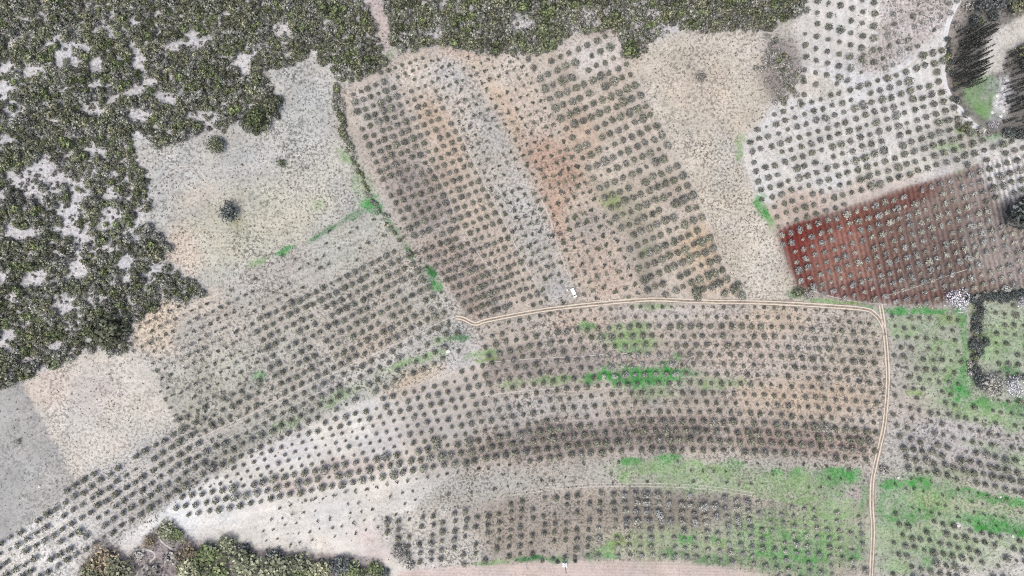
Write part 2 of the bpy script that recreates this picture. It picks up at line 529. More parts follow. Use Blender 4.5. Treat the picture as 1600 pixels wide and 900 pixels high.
# name, outline, photo colour, weediness, furrow angle (deg, None = no lines), furrow spacing px, furrow tone
REGIONS = [
    ('ground', [(-9000, -9000), (9000, -9000), (9000, 9000), (-9000, 9000)], (182, 176, 166), 0.9, None, 0, 0),
    ('hillside_ground', FOREST_W, (204, 202, 205), 0.75, None, 0, 0),
    ('ridge_ground', FOREST_N, (196, 194, 198), 0.75, None, 0, 0),
    ('footpath', PATH_N, (192, 176, 172), 0.9, None, 0, 0),
    ('fallow_field', FIELD_A, (188, 186, 178), 0.95, None, 0, 0),
    ('weedy_field', FIELD_B, (186, 180, 170), 1.0, -26, 14, 0.05),
    ('bare_field', FIELD_C, (205, 198, 187), 0.8, None, 0, 0),
    ('grey_field', FIELD_D, (174, 172, 168), 0.6, None, 0, 0),
    ('terrace_field', FIELD_E, (196, 192, 187), 0.95, None, 0, 0),
    ('orchard_field', F_ALL, (196, 180, 164), 0.7, None, 0, 0),
    ('grey_orchard_strip', band(L0, L1), (188, 177, 168), 0.75, 63, 14.5, 0.05),
    ('ochre_orchard_strip', band(L1, L2), (198, 183, 168), 0.7, 63, 14.5, 0.05),
    ('ash_grey_strip', band(L2, L3), (194, 186, 176), 0.85, None, 0, 0),
    ('sandy_orchard_strip', band(L3, L4), (200, 184, 168), 0.75, 62, 7, 0.03),
    ('cream_orchard_strip', band(L4, L5), (202, 189, 175), 0.5, 62, 15, 0.03),
    ('stony_field', FIELD_G, (203, 193, 176), 1.0, None, 0, 0),
    ('pale_orchard_field', FIELD_H, (214, 211, 207), 0.45, 78, 14.9, 0.05),
    ('tilled_parcel', PARCEL_H, (190, 182, 178), 1.0, 82, 6, 0.06),
    ('scrub_patch_ground', SCRUB_GREY, (150, 142, 138), 1.0, None, 0, 0),
    ('red_soil_field', FIELD_I, (140, 120, 112), 0.55, 77.4, 7.7, 0.2),
    ('gully_ground', NE_CORNER, (130, 126, 122), 0.8, None, 0, 0),
    ('sand_bank', SAND_NE, (205, 200, 192), 0.5, None, 0, 0),
    ('lawn', LAWN_NE, (132, 156, 122), 0.9, None, 0, 0),
    ('rock_ground', ROCK_NE, (190, 188, 192), 1.0, None, 0, 0),
    ('curved_orchard_field', FIELD_J, (188, 177, 165), 0.95, 'row', 1, 0.05),
    ('white_soil_field', FIELD_M, (219, 214, 206), 0.35, 'row', 1, 0.03),
    ('grassy_strip', FIELD_N, (178, 172, 160), 1.0, None, 0, 0),
    ('lower_orchard_field', FIELD_P, (176, 167, 155), 0.95, 88, 17.5, 0.06),
    ('meadow_orchard_field', FIELD_K, (182, 178, 168), 0.9, None, 0, 0),
    ('meadow_field', FIELD_L, (172, 178, 162), 0.9, None, 0, 0),
    ('woodland_ground', WOOD_SW, (160, 148, 148), 0.9, None, 0, 0),
    ('dirt_road', DIRT_ROAD, (208, 188, 178), 0.3, 1, 5, 0.04),
]
REG = {r[0]: i for i, r in enumerate(REGIONS)}

# soil and vegetation colour patches: only-in (None = any), cx, cy, rx, ry, angle, colour, strength
GRN, DGR, YGR, LGR = (56, 152, 66), (40, 118, 58), (126, 160, 78), (138, 172, 116)
PATCH = [
    ('fallow_field', 320, 240, 130, 40, -5, (188, 187, 182), .8), ('fallow_field', 470, 150, 60, 60, 0, (184, 184, 179), .8),
    ('fallow_field', 400, 350, 130, 60, -25, (200, 195, 174), .9), ('fallow_field', 285, 395, 35, 45, 0, (214, 196, 176), .8),
    ('fallow_field', 310, 300, 40, 16, -30, (208, 196, 178), .6), ('fallow_field', 255, 300, 22, 70, 10, (188, 187, 183), .7),
    ('fallow_field', 370, 348, 14, 10, 0, (172, 168, 110), .6), ('fallow_field', 490, 270, 60, 40, -30, (198, 194, 182), .7),
    ('weedy_field', 240, 510, 40, 45, 20, (218, 198, 172), .8), ('weedy_field', 300, 470, 50, 20, 0, (212, 196, 176), .6),
    ('weedy_field', 330, 600, 80, 50, -25, (180, 180, 164), .6), ('weedy_field', 560, 370, 80, 30, -28, (186, 188, 178), .6),
    ('weedy_field', 420, 560, 60, 30, -28, (182, 180, 170), .5), ('weedy_field', 590, 540, 40, 18, -28, (204, 184, 164), .6),
    ('bare_field', 70, 610, 50, 25, -10, (212, 195, 180), .7), ('bare_field', 150, 620, 40, 30, 0, (206, 194, 186), .5),
    ('bare_field', 225, 700, 50, 14, -28, (186, 186, 184), .6), ('bare_field', 215, 640, 40, 30, 0, (206, 200, 184), .5),
    ('grey_field', 20, 700, 90, 80, 0, (174, 173, 168), .7), ('grey_field', 60, 780, 60, 30, -30, (182, 178, 170), .5),
    ('terrace_field', 60, 860, 90, 50, -30, (224, 221, 216), .95), ('terrace_field', 600, 590, 130, 18, -24, (172, 174, 164), .8),
    ('terrace_field', 430, 660, 120, 22, -28, (168, 168, 158), .8), ('terrace_field', 710, 520, 40, 18, -10, (164, 164, 158), .7),
    ('terrace_field', 300, 748, 110, 12, -33, (158, 154, 146), .8), ('terrace_field', 640, 600, 60, 7, -22, (206, 184, 156), .7),
    ('terrace_field', 655, 585, 45, 7, -22, (202, 180, 150), .8),
    ('grey_orchard_strip', 580, 150, 40, 30, 0, (196, 190, 184), .8), ('grey_orchard_strip', 650, 300, 60, 40, 30, (162, 150, 144), .8),
    ('grey_orchard_strip', 700, 420, 60, 50, 30, (176, 156, 146), .7), ('grey_orchard_strip', 735, 480, 30, 16, 0, (160, 140, 128), .7),
    ('ochre_orchard_strip', 650, 110, 40, 20, 0, (212, 203, 190), .8), ('ochre_orchard_strip', 690, 200, 20, 60, -28, (204, 176, 150), .6),
    ('ochre_orchard_strip', 700, 270, 40, 14, 10, (178, 160, 146), .8), ('ochre_orchard_strip', 770, 370, 50, 40, 40, (194, 178, 162), .6),
    ('ash_grey_strip', 768, 210, 22, 64, -28, (178, 175, 170), .65), ('ash_grey_strip', 880, 450, 30, 26, -28, (172, 170, 168), .85),
    ('ash_grey_strip', 815, 335, 24, 50, -28, (192, 188, 183), .7), ('ash_grey_strip', 700, 110, 26, 22, 0, (196, 192, 190), .8),
    ('sandy_orchard_strip', 780, 110, 40, 24, 0, (210, 198, 184), .8), ('sandy_orchard_strip', 790, 170, 9, 60, -28, (208, 178, 148), .7),
    ('sandy_orchard_strip', 880, 255, 60, 36, 20, (192, 154, 132), .75), ('sandy_orchard_strip', 862, 300, 30, 30, 0, (188, 158, 136), .8),
    ('sandy_orchard_strip', 868, 345, 10, 34, -15, (200, 148, 120), .6), ('sandy_orchard_strip', 930, 400, 40, 30, 0, (188, 166, 150), .6),
    ('sandy_orchard_strip', 945, 430, 30, 26, 0, (196, 172, 156), .6), ('sandy_orchard_strip', 925, 350, 36, 22, 0, (176, 168, 160), .7),
    ('cream_orchard_strip', 930, 80, 50, 36, 0, (214, 206, 200), .9), ('cream_orchard_strip', 905, 215, 36, 36, 0, (204, 176, 152), .7),
    ('cream_orchard_strip', 970, 320, 50, 30, 30, (170, 166, 142), .7), ('cream_orchard_strip', 985, 385, 50, 34, 30, (166, 156, 142), .7),
    ('cream_orchard_strip', 1010, 440, 26, 30, 0, (160, 150, 140), .6), ('cream_orchard_strip', 1030, 300, 40, 26, 30, (194, 180, 168), .6),
    ('cream_orchard_strip', 1090, 385, 40, 36, 30, (214, 188, 156), .8), ('cream_orchard_strip', 1120, 445, 30, 20, 0, (214, 190, 166), .6),
    ('orchard_field', 745, 88, 60, 5, 4, (202, 150, 126), .8), ('orchard_field', 850, 86, 50, 8, -8, (212, 190, 156), .8),
    ('stony_field', 1080, 100, 60, 40, 0, (192, 180, 164), .7), ('stony_field', 1090, 160, 70, 30, 20, (206, 190, 170), .6),
    ('stony_field', 1140, 260, 40, 50, 0, (190, 184, 170), .7), ('stony_field', 1190, 430, 40, 40, 0, (208, 201, 186), .7),
    ('stony_field', 1050, 190, 20, 50, -28, (188, 182, 166), .5),
    ('pale_orchard_field', 1340, 130, 120, 50, -15, (214, 213, 213), .8), ('pale_orchard_field', 1230, 330, 60, 26, -18, (206, 180, 160), .8),
    ('pale_orchard_field', 1330, 310, 120, 16, -18, (200, 182, 168), .7), ('pale_orchard_field', 1280, 140, 40, 20, 0, (206, 196, 176), .6),
    ('pale_orchard_field', 1480, 220, 60, 40, 0, (184, 178, 170), .8), ('pale_orchard_field', 1530, 210, 40, 20, 20, (164, 168, 156), .7),
    ('pale_orchard_field', 1400, 265, 70, 12, -15, (196, 190, 172), .5), ('pale_orchard_field', 1270, 60, 30, 40, 0, (202, 196, 188), .6),
    ('red_soil_field', 1262, 375, 60, 40, -18, (124, 46, 38), 1.0), ('red_soil_field', 1250, 425, 30, 30, 20, (134, 62, 54), .9),
    ('red_soil_field', 1330, 350, 50, 22, -18, (142, 78, 64), .9), ('red_soil_field', 1415, 308, 50, 16, -18, (128, 78, 68), .9),
    ('red_soil_field', 1320, 400, 60, 50, 0, (158, 108, 94), .8), ('red_soil_field', 1390, 385, 40, 60, 0, (126, 92, 82), .8),
    ('red_soil_field', 1470, 400, 60, 50, 0, (122, 102, 96), .8), ('red_soil_field', 1560, 380, 50, 60, 0, (158, 146, 140), .9),
    ('red_soil_field', 1585, 275, 50, 36, 0, (214, 211, 210), 1.0), ('red_soil_field', 1520, 300, 40, 26, 0, (158, 142, 136), .9),
    ('red_soil_field', 1350, 460, 60, 16, 5, (128, 82, 76), .9), ('red_soil_field', 1450, 465, 60, 10, 0, (122, 90, 84), .9), ('red_soil_field', 1590, 420, 40, 30, 0, (166, 152, 148), .7),
    ('gully_ground', 1497, 30, 12, 40, 25, (168, 158, 152), .9), ('gully_ground', 1485, 110, 9, 50, -5, (150, 140, 140), .8),
    ('rock_ground', 1552, 165, 6, 22, 18, (222, 219, 222), .9), ('rock_ground', 1568, 150, 5, 30, 8, (218, 216, 222), .8), ('rock_ground', 1560, 180, 10, 12, 0, (150, 160, 150), .6),
    ('lawn', 1548, 135, 12, 10, 0, (150, 160, 150), .8), ('lawn', 1530, 170, 14, 14, 30, (112, 156, 88), .6), ('lawn', 1538, 150, 5, 4, 0, (182, 180, 172), .9),
    ('curved_orchard_field', 1080, 490, 120, 12, 0, (196, 188, 182), .7), ('curved_orchard_field', 1200, 500, 60, 24, 0, (206, 184, 158), .6),
    ('curved_orchard_field', 900, 498, 50, 14, -8, (200, 176, 156), .6), ('curved_orchard_field', 850, 570, 120, 26, -5, (160, 150, 144), .9),
    ('curved_orchard_field', 1030, 555, 60, 20, 0, (164, 152, 142), .6), ('curved_orchard_field', 1260, 620, 110, 30, 4, (200, 176, 150), .7),
    ('curved_orchard_field', 1160, 540, 60, 40, 0, (194, 176, 162), .6), ('curved_orchard_field', 1330, 540, 50, 40, 0, (180, 170, 152), .6),
    ('curved_orchard_field', 1030, 620, 80, 22, 0, (160, 154, 142), .7), ('curved_orchard_field', 850, 640, 110, 22, -6, (184, 178, 172), .8),
    ('curved_orchard_field', 840, 690, 110, 26, -8, (156, 144, 138), .9), ('curved_orchard_field', 1010, 678, 130, 24, 0, (150, 138, 132), .9),
    ('curved_orchard_field', 1250, 690, 110, 26, 5, (170, 148, 138), .9), ('curved_orchard_field', 1130, 655, 60, 10, 0, (186, 168, 158), .7),
    ('curved_orchard_field', 1290, 600, 10, 9, 0, (140, 140, 138), .9), ('curved_orchard_field', 930, 658, 50, 8, -4, (192, 178, 172), .7),
    ('curved_orchard_field', 720, 620, 50, 20, -10, (190, 174, 166), .6), ('curved_orchard_field', 700, 575, 60, 9, -14, (202, 172, 146), .7),
    ('white_soil_field', 290, 800, 110, 40, -15, (228, 227, 224), .95), ('white_soil_field', 440, 700, 60, 24, -20, (210, 208, 214), .6),
    ('white_soil_field', 520, 740, 110, 18, -14, (204, 188, 182), .7), ('white_soil_field', 590, 850, 40, 26, 0, (212, 194, 187), .8),
    ('white_soil_field', 500, 850, 80, 14, 5, (222, 214, 204), .7), ('white_soil_field', 650, 770, 50, 20, -10, (200, 195, 186), .6),
    ('white_soil_field', 620, 680, 60, 20, -10, (198, 194, 196), .6), ('white_soil_field', 640, 850, 30, 26, 0, (206, 204, 202), .7),
    ('white_soil_field', 690, 600, 80, 16, -16, (198, 176, 156), .7), ('white_soil_field', 720, 670, 90, 90, 0, (188, 180, 172), .95), ('white_soil_field', 640, 640, 60, 30, -12, (198, 190, 184), .6),
    ('grassy_strip', 780, 745, 100, 20, -6, (180, 176, 168), .7), ('grassy_strip', 1345, 770, 28, 26, 0, (176, 162, 158), .9),
    ('lower_orchard_field', 670, 840, 90, 60, 0, (200, 194, 184), .9), ('lower_orchard_field', 860, 820, 110, 40, 0, (166, 154, 140), .7),
    ('lower_orchard_field', 1050, 795, 100, 30, 0, (140, 134, 124), .9), ('lower_orchard_field', 1320, 850, 50, 40, 0, (150, 154, 140), .6),
    ('lower_orchard_field', 900, 768, 60, 6, -3, (190, 172, 154), .7), ('lower_orchard_field', 650, 870, 24, 20, 0, (206, 203, 200), .7),
    ('meadow_orchard_field', 1490, 690, 110, 40, 14, (184, 178, 176), .9), ('meadow_orchard_field', 1420, 640, 40, 30, 0, (186, 176, 164), .7),
    ('meadow_orchard_field', 1560, 880, 60, 40, 0, (204, 200, 192), .8), ('meadow_orchard_field', 1450, 780, 30, 14, 0, (196, 184, 148), .8),
    ('meadow_orchard_field', 1560, 790, 50, 12, 10, (194, 180, 164), .7), ('meadow_orchard_field', 1500, 795, 30, 10, 10, (192, 178, 162), .7),
    ('meadow_orchard_field', 1440, 540, 40, 16, 0, (176, 174, 164), .6),
    ('dirt_road', 900, 898, 200, 10, 0, (206, 186, 176), .6),
    ('footpath', 590, 60, 10, 30, 0, (186, 180, 168), .5),
    ('hillside_ground', 300, 400, 12, 20, 0, (210, 186, 164), .5),
]
GREEN = [
    (575, 318, 15, 10, 0, GRN, 1), (550, 338, 26, 5, -26, DGR, .8), (505, 364, 26, 4, -28, DGR, .8), (445, 392, 15, 5, -28, GRN, .9), (405, 407, 14, 5, -25, LGR, .8),
    (545, 246, 16, 10, 30, LGR, .8), (590, 325, 10, 8, 0, DGR, .9), (640, 392, 7, 14, -35, DGR, .8), (672, 428, 8, 13, -30, DGR, 1), (683, 446, 6, 10, -30, GRN, 1), (612, 355, 6, 18, -35, DGR, .6),
    (500, 320, 12, 8, 0, LGR, .5), (565, 290, 16, 22, -25, LGR, .6),
    (718, 527, 16, 5, -8, DGR, 1), (695, 532, 20, 6, -12, LGR, .7), (405, 588, 9, 6, 0, GRN, .8), (670, 556, 30, 6, -14, LGR, .8), (755, 553, 26, 6, -8, LGR, .9), (760, 562, 20, 4, -8, YGR, .8),
    (625, 570, 30, 6, -20, LGR, .7), (530, 620, 30, 8, -26, LGR, .6), (440, 668, 30, 8, -28, LGR, .6), (800, 600, 20, 6, -8, LGR, .7),
    (915, 510, 11, 10, 0, GRN, .8), (985, 515, 30, 10, 0, LGR, .9), (985, 534, 40, 10, 0, LGR, .9), (990, 547, 26, 6, 0, GRN, .6), (1060, 556, 9, 6, 0, GRN, .7), (1020, 479, 30, 4, 0, LGR, .7), (940, 527, 20, 6, 0, LGR, .6),
    (1000, 587, 70, 13, 0, GRN, 1.35), (975, 590, 40, 10, 0, DGR, 1.2), (932, 590, 22, 9, -5, GRN, .9), (1040, 568, 10, 6, 0, DGR, .9), (1075, 584, 22, 6, 0, GRN, .8), (870, 594, 40, 6, -4, LGR, .8), (1120, 598, 40, 9, 0, LGR, .7), (1020, 612, 30, 10, 0, LGR, .5),
    (984, 722, 16, 7, 0, GRN, 1), (1045, 720, 20, 8, 0, GRN, 1), (1080, 735, 110, 14, 2, LGR, .8), (977, 746, 12, 10, 0, LGR, .9), (1080, 757, 14, 8, 0, GRN, .5), (1150, 725, 14, 7, 0, GRN, .8),
    (1210, 738, 16, 8, 0, GRN, .9), (1240, 740, 12, 7, 0, GRN, .9), (1312, 743, 30, 11, 5, GRN, 1.1), (1270, 755, 60, 18, 0, LGR, .9), (1200, 760, 60, 16, 0, LGR, .8), (1265, 782, 70, 7, 4, LGR, .9), (1300, 770, 20, 8, 0, GRN, .6), (1350, 780, 8, 22, 0, GRN, .7),
    (968, 845, 20, 9, -10, YGR, 1), (945, 860, 22, 12, -20, LGR, .9), (1072, 842, 15, 9, 0, GRN, 1), (1118, 838, 13, 11, 20, GRN, 1), (1130, 850, 18, 9, 0, YGR, .8), (1060, 866, 30, 7, 0, DGR, .8), (1115, 874, 34, 8, 0, DGR, .8), (1165, 876, 26, 9, 10, DGR, .8),
    (955, 870, 18, 5, 0, GRN, .8), (925, 869, 12, 5, 0, DGR, .8), (830, 873, 26, 4, -3, DGR, 1), (870, 874, 26, 5, 0, GRN, .6), (770, 880, 30, 4, -3, LGR, .8),
    (1175, 835, 30, 12, 0, GRN, .7), (1210, 805, 20, 16, 0, DGR, .5), (1250, 838, 60, 10, 5, GRN, .9), (1190, 862, 34, 12, 10, GRN, 1), (1250, 868, 46, 12, 5, GRN, 1), (1230, 885, 60, 10, 5, DGR, .8), (1330, 868, 16, 11, 0, GRN, .8), (1300, 800, 50, 12, 0, LGR, .9), (1310, 830, 40, 14, 0, LGR, .7), (1270, 898, 30, 10, 0, GRN, .6),
    (1400, 486, 24, 6, 0, GRN, 1), (1450, 486, 34, 6, 0, GRN, 1), (1475, 500, 24, 10, 0, YGR, .9), (1500, 500, 8, 20, 0, GRN, .9), (1505, 560, 8, 44, 0, GRN, 1), (1485, 580, 16, 30, 10, LGR, .9), (1498, 610, 26, 14, 0, GRN, 1.1), (1480, 540, 30, 16, 0, LGR, .8),
    (1540, 632, 50, 9, 8, GRN, 1.1), (1590, 640, 22, 22, 0, DGR, .9), (1545, 650, 40, 10, 10, LGR, .9), (1430, 612, 14, 6, 0, YGR, .7), (1576, 575, 16, 9, 0, DGR, .9), (1590, 590, 12, 9, 0, GRN, .9), (1560, 540, 30, 30, 0, LGR, .7), (1535, 552, 5, 12, 0, GRN, .7), (1578, 660, 40, 12, 10, LGR, .8), (1410, 520, 16, 8, 0, LGR, .8),
    (1395, 757, 24, 9, 8, GRN, 1.1), (1435, 756, 28, 8, 6, GRN, 1), (1380, 785, 8, 26, 0, GRN, .9), (1398, 805, 22, 10, 0, DGR, .9), (1438, 806, 26, 12, 0, GRN, 1.1), (1462, 795, 12, 14, 0, GRN, .9), (1480, 815, 12, 6, 0, GRN, .7), (1520, 770, 50, 6, 9, GRN, 1.1), (1580, 785, 40, 8, 8, GRN, 1.1), (1515, 808, 24, 6, 8, GRN, .9),
    (1555, 822, 46, 9, 10, GRN, 1.2), (1595, 832, 20, 8, 5, GRN, 1.1), (1400, 830, 40, 14, 0, YGR, .6), (1436, 862, 12, 8, 0, GRN, .7), (1450, 880, 10, 8, 0, GRN, .7), (1470, 850, 90, 26, 10, LGR, .7), (1580, 850, 40, 10, 10, LGR, .7), (1400, 885, 30, 14, 0, LGR, .7), (1500, 740, 30, 6, 8, LGR, .5), (1585, 720, 20, 10, 0, LGR, .7), (1545, 700, 40, 8, 12, LGR, .4), (1440, 775, 40, 10, 0, LGR, .4),
    (1192, 328, 9, 24, -24, GRN, 1), (1155, 236, 5, 16, -10, LGR, .9), (1204, 350, 8, 14, -20, LGR, .8), (1158, 215, 8, 8, -40, LGR, .6), (1290, 470, 30, 5, 5, LGR, .9), (1320, 473, 24, 4, 4, YGR, .9), (1352, 480, 14, 4, 8, GRN, .8), (1246, 458, 12, 8, 0, DGR, .6),
    (955, 318, 16, 10, 30, YGR, .6), (1005, 393, 10, 8, 0, YGR, .5), (1480, 230, 24, 6, 0, LGR, .7), (1510, 200, 16, 12, 0, LGR, .7), (1556, 215, 16, 5, 0, GRN, .5), (1500, 268, 8, 3, 0, LGR, .4),
    (1440, 785, 80, 40, 0, LGR, .75), (1540, 800, 80, 30, 8, LGR, .6), (1240, 845, 110, 45, 0, LGR, .8), (1140, 750, 150, 22, 3, LGR, .6), (1470, 560, 40, 60, 0, LGR, .5), (1430, 840, 70, 40, 0, LGR, .6), (1540, 640, 80, 22, 8, LGR, .8), (1430, 510, 50, 20, 0, LGR, .6), (1570, 530, 40, 40, 0, LGR, .5), (1060, 850, 110, 26, 0, LGR, .5),
    (1425, 772, 46, 24, 5, GRN, .7), (1520, 775, 60, 8, 9, GRN, .9), (1545, 815, 60, 14, 9, GRN, .9), (1400, 812, 30, 14, 0, GRN, .6), (1225, 860, 60, 22, 5, GRN, .7), (1310, 748, 36, 12, 5, GRN, .8), (1500, 600, 22, 22, 0, GRN, .8), (1000, 590, 64, 12, 0, GRN, 1.35),
    (602, 88, 10, 10, 0, LGR, .5), (1575, 512, 24, 6, 0, YGR, .5), (1525, 490, 8, 30, 0, YGR, .5),
]


def patch_mask(px, py, cx, cy, rx, ry, ang, wx, wy, wob=1.0, feather=False):
    a = math.radians(ang)
    qx = px + wx * wob - cx
    qy = py + wy * wob - cy
    u = (qx * math.cos(a) + qy * math.sin(a)) / rx
    v = (-qx * math.sin(a) + qy * math.cos(a)) / ry
    return smooth(1.55, 0.5, np.hypot(u, v)) if feather else smooth(1.35, 0.65, np.hypot(u, v))


# ------------------------------------------------------------------ ground sheets
STEP = 2.0
fx = np.arange(-60, 1660 + STEP, STEP)
fy = np.arange(-60, 960 + STEP, STEP)
far_a = np.array([-9000, -5000, -3000, -2000, -1400, -1000, -700, -500, -350, -250, -180, -130, -95, -75], float)
GX = np.concatenate([far_a, fx, 1600 - far_a[::-1]])
GY = np.concatenate([far_a, fy, 900 - far_a[::-1]])
gxx, gyy = np.meshgrid(GX, GY)
wxp, wyp, whp = ground(gxx, gyy)
cxx, cyy = np.meshgrid((GX[1:] + GX[:-1]) / 2, (GY[1:] + GY[:-1]) / 2)
jx = fbm(cxx, cyy, 22, 3, 1) * 4.0
jy = fbm(cxx, cyy, 22, 3, 2) * 4.0
rid = np.zeros(cxx.shape, int)
for i, r in enumerate(REGIONS):
    poly = r[1]
    soft = 0.35 if r[0].endswith('strip') or 'road' in r[0] else 0.8
    rid[inpoly(cxx + jx * soft, cyy + jy * soft, poly)] = i


def region_at(px, py):
    ix = np.clip(np.searchsorted(GX, px) - 1, 0, rid.shape[1] - 1)
    iy = np.clip(np.searchsorted(GY, py) - 1, 0, rid.shape[0] - 1)
    return rid[iy, ix]


def green_amount(px, py, seed=0):
    wx = fbm(px, py, 14, 3, 3) * 10
    wy = fbm(px, py, 14, 3, 4) * 10
    best = np.zeros(px.shape)
    colr = np.zeros(px.shape + (3,))
    for cx, cy, rx, ry, ang, c, st in GREEN:
        near = (np.abs(px - cx) < 2.2 * max(rx, ry) + 14) & (np.abs(py - cy) < 2.2 * max(rx, ry) + 14)
        if not near.any():
            continue
        m = patch_mask(px[near], py[near], cx, cy, rx, ry, ang, wx[near], wy[near], min(1.0, min(rx, ry) / 9), True) * min(st, 1.35)
        b0 = best[near]
        w = m / (m + b0 + 1e-6)
        cn = colr[near]
        colr[near] = cn * (1 - w[:, None]) + alb(*c) * w[:, None]
        best[near] = np.maximum(b0, m)
    best = best * (0.68 + 0.32 * smooth(-.34, .02, fbm(px, py, 13, 3, 15))) * (0.85 + 0.15 * smooth(-.3, .1, fbm(px, py, 40, 2, 16)))
    best = np.clip(best, 0, 1)
    return best, colr


SOFT = {'red_soil_field': .5, 'bare_field': .3, 'grey_field': .3, 'dirt_road': .1, 'sand_bank': .5, 'lawn': .4, 'rock_ground': .4, 'footpath': .5, 'gully_ground': .5,
        'pale_orchard_field': .5, 'white_soil_field': .55, 'hillside_ground': .6, 'ridge_ground': .6}


def blur(img, n, times=3):
    """repeated box blur over n cells each way"""
    for _ in range(times):
        for ax in (0, 1):
            pad = [(0, 0)] * img.ndim
            pad[ax] = (n + 1, n)
            c = np.cumsum(np.pad(img, pad, mode='edge'), axis=ax)
            m = img.shape[ax]
            hi = np.take(c, np.arange(m) + 2 * n + 1, axis=ax)
            lo = np.take(c, np.arange(m), axis=ax)
            img = (hi - lo) / (2 * n + 1)
    return img


# survey sheet: soil colour, weediness and softness of the borders, one value per grid cell
px, py = cxx, cyy
SHEET = np.zeros(cxx.shape + (6,))
wx = fbm(px, py, 30, 3, 5) * 16
wy = fbm(px, py, 30, 3, 6) * 16
for i, r in enumerate(REGIONS):
    name, poly, base, weed, fang, fsp, ftone = r
    m_ = rid == i
    col = np.tile(alb(*base), (int(m_.sum()), 1))
    for only, cx, cy, rx, ry, ang, c, st in PATCH:
        if only == name:
            k = (patch_mask(px[m_], py[m_], cx, cy, rx, ry, ang, wx[m_], wy[m_], min(1.0, min(rx, ry) / 20)) * st)[:, None]
            col = col * (1 - k) + alb(*c) * k
    SHEET[m_, :3] = col
    SHEET[m_, 3] = weed
    SHEET[m_, 4] = SOFT.get(name, 1.0)
    SHEET[m_, 5] = ftone
wide = blur(SHEET, 3)
tight = blur(SHEET, 1, 1)
soft_w = np.clip(wide[..., 4:5], 0, 1) ** 2
SHEET = tight * (1 - soft_w) + wide * soft_w
# to grid corners
Vx = np.pad(SHEET, ((0, 1), (0, 1), (0, 0)), mode='edge')
Vx = (Vx + np.pad(SHEET, ((1, 0), (0, 1), (0, 0)), mode='edge') + np.pad(SHEET, ((0, 1), (1, 0), (0, 0)), mode='edge') + np.pad(SHEET, ((1, 0), (1, 0), (0, 0)), mode='edge')) / 4
Vx = Vx.reshape(-1, 6)

for i, r in enumerate(REGIONS):
    sel = np.argwhere(rid == i)
    if not len(sel):
        continue
    name, poly, base, weed, fang, fsp, ftone = r
    nx = len(GX)
    iy, ix = sel[:, 0], sel[:, 1]
    q = np.stack([iy * nx + ix, (iy + 1) * nx + ix, (iy + 1) * nx + ix + 1, iy * nx + ix + 1], 1)
    uniq, inv = np.unique(q.ravel(), return_inverse=True)
    f4 = inv.reshape(-1, 4)
    px = gxx.ravel()[uniq]
    py = gyy.ravel()[uniq]
    V = np.stack([wxp.ravel()[uniq], wyp.ravel()[uniq], whp.ravel()[uniq]], 1)
    col = Vx[uniq, :3].copy()
    n = fbm(px, py, 60, 4, 7)
    n2 = fbm(px, py, 10, 3, 8)
    col = col * (1 + 0.09 * n + 0.10 * n2)[:, None]
    col[:, 0] *= 1 + 0.03 * fbm(px, py, 35, 3, 9)
    col[:, 2] *= 1 - 0.04 * fbm(px, py, 35, 3, 9)
    g, gc = green_amount(px, py)
    g = g * (0.82 + 0.3 * fbm(px, py, 7, 3, 10))
    g = np.clip(g, 0, 1)
    col = col * (1 - g[:, None]) + gc * (1 + 0.25 * n2)[:, None] * g[:, None]
    me = mk_mesh(name, V, [f4], np.clip(col, 0.01, 0.85), [M_SOIL], None, True)
    wd = Vx[uniq, 3] * np.clip(1 + 0.8 * fbm(px, py, 40, 4, 12), .2, 1.6) * (1 - 0.45 * g)
    a = me.attributes.new('weed', 'FLOAT', 'POINT')
    a.data.foreach_set('value', wd.astype(np.float32))
    if fang is None:
        fr = np.zeros(len(px))
        ft = np.zeros(len(px))
    elif fang == 'row':
        fr = row_k(px, py)
        ft = np.full(len(px), ftone)
    else:
        an = math.radians(fang)
        fr = (px * -math.sin(an) + py * math.cos(an)) / fsp
        ft = ftone * (1 + 0.8 * fbm(px, py, 60, 2, 13))
    a = me.attributes.new('furrow', 'FLOAT', 'POINT')
    a.data.foreach_set('value', fr.astype(np.float32))
    a = me.attributes.new('ftone', 'FLOAT', 'POINT')
    a.data.foreach_set('value', np.asarray(ft, dtype=np.float32))
    tag(link(name, me), kind='structure')


# ------------------------------------------------------------------ tracks
def resample(line, step):
    line = np.asarray(line, float)
    # Catmull-Rom rounding of the surveyed line
    pts = []
    n = len(line)
    for i in range(n - 1):
        p0, p1, p2, p3 = line[max(i - 1, 0)], line[i], line[i + 1], line[min(i + 2, n - 1)]
        m = max(2, int(np.hypot(*(p2 - p1)) / step))
        for t in np.arange(m) / m:
            pts.append(0.5 * ((2 * p1) + (-p0 + p2) * t + (2 * p0 - 5 * p1 + 4 * p2 - p3) * t * t + (-p0 + 3 * p1 - 3 * p2 + p3) * t ** 3))
    pts.append(line[-1])
    return np.array(pts)


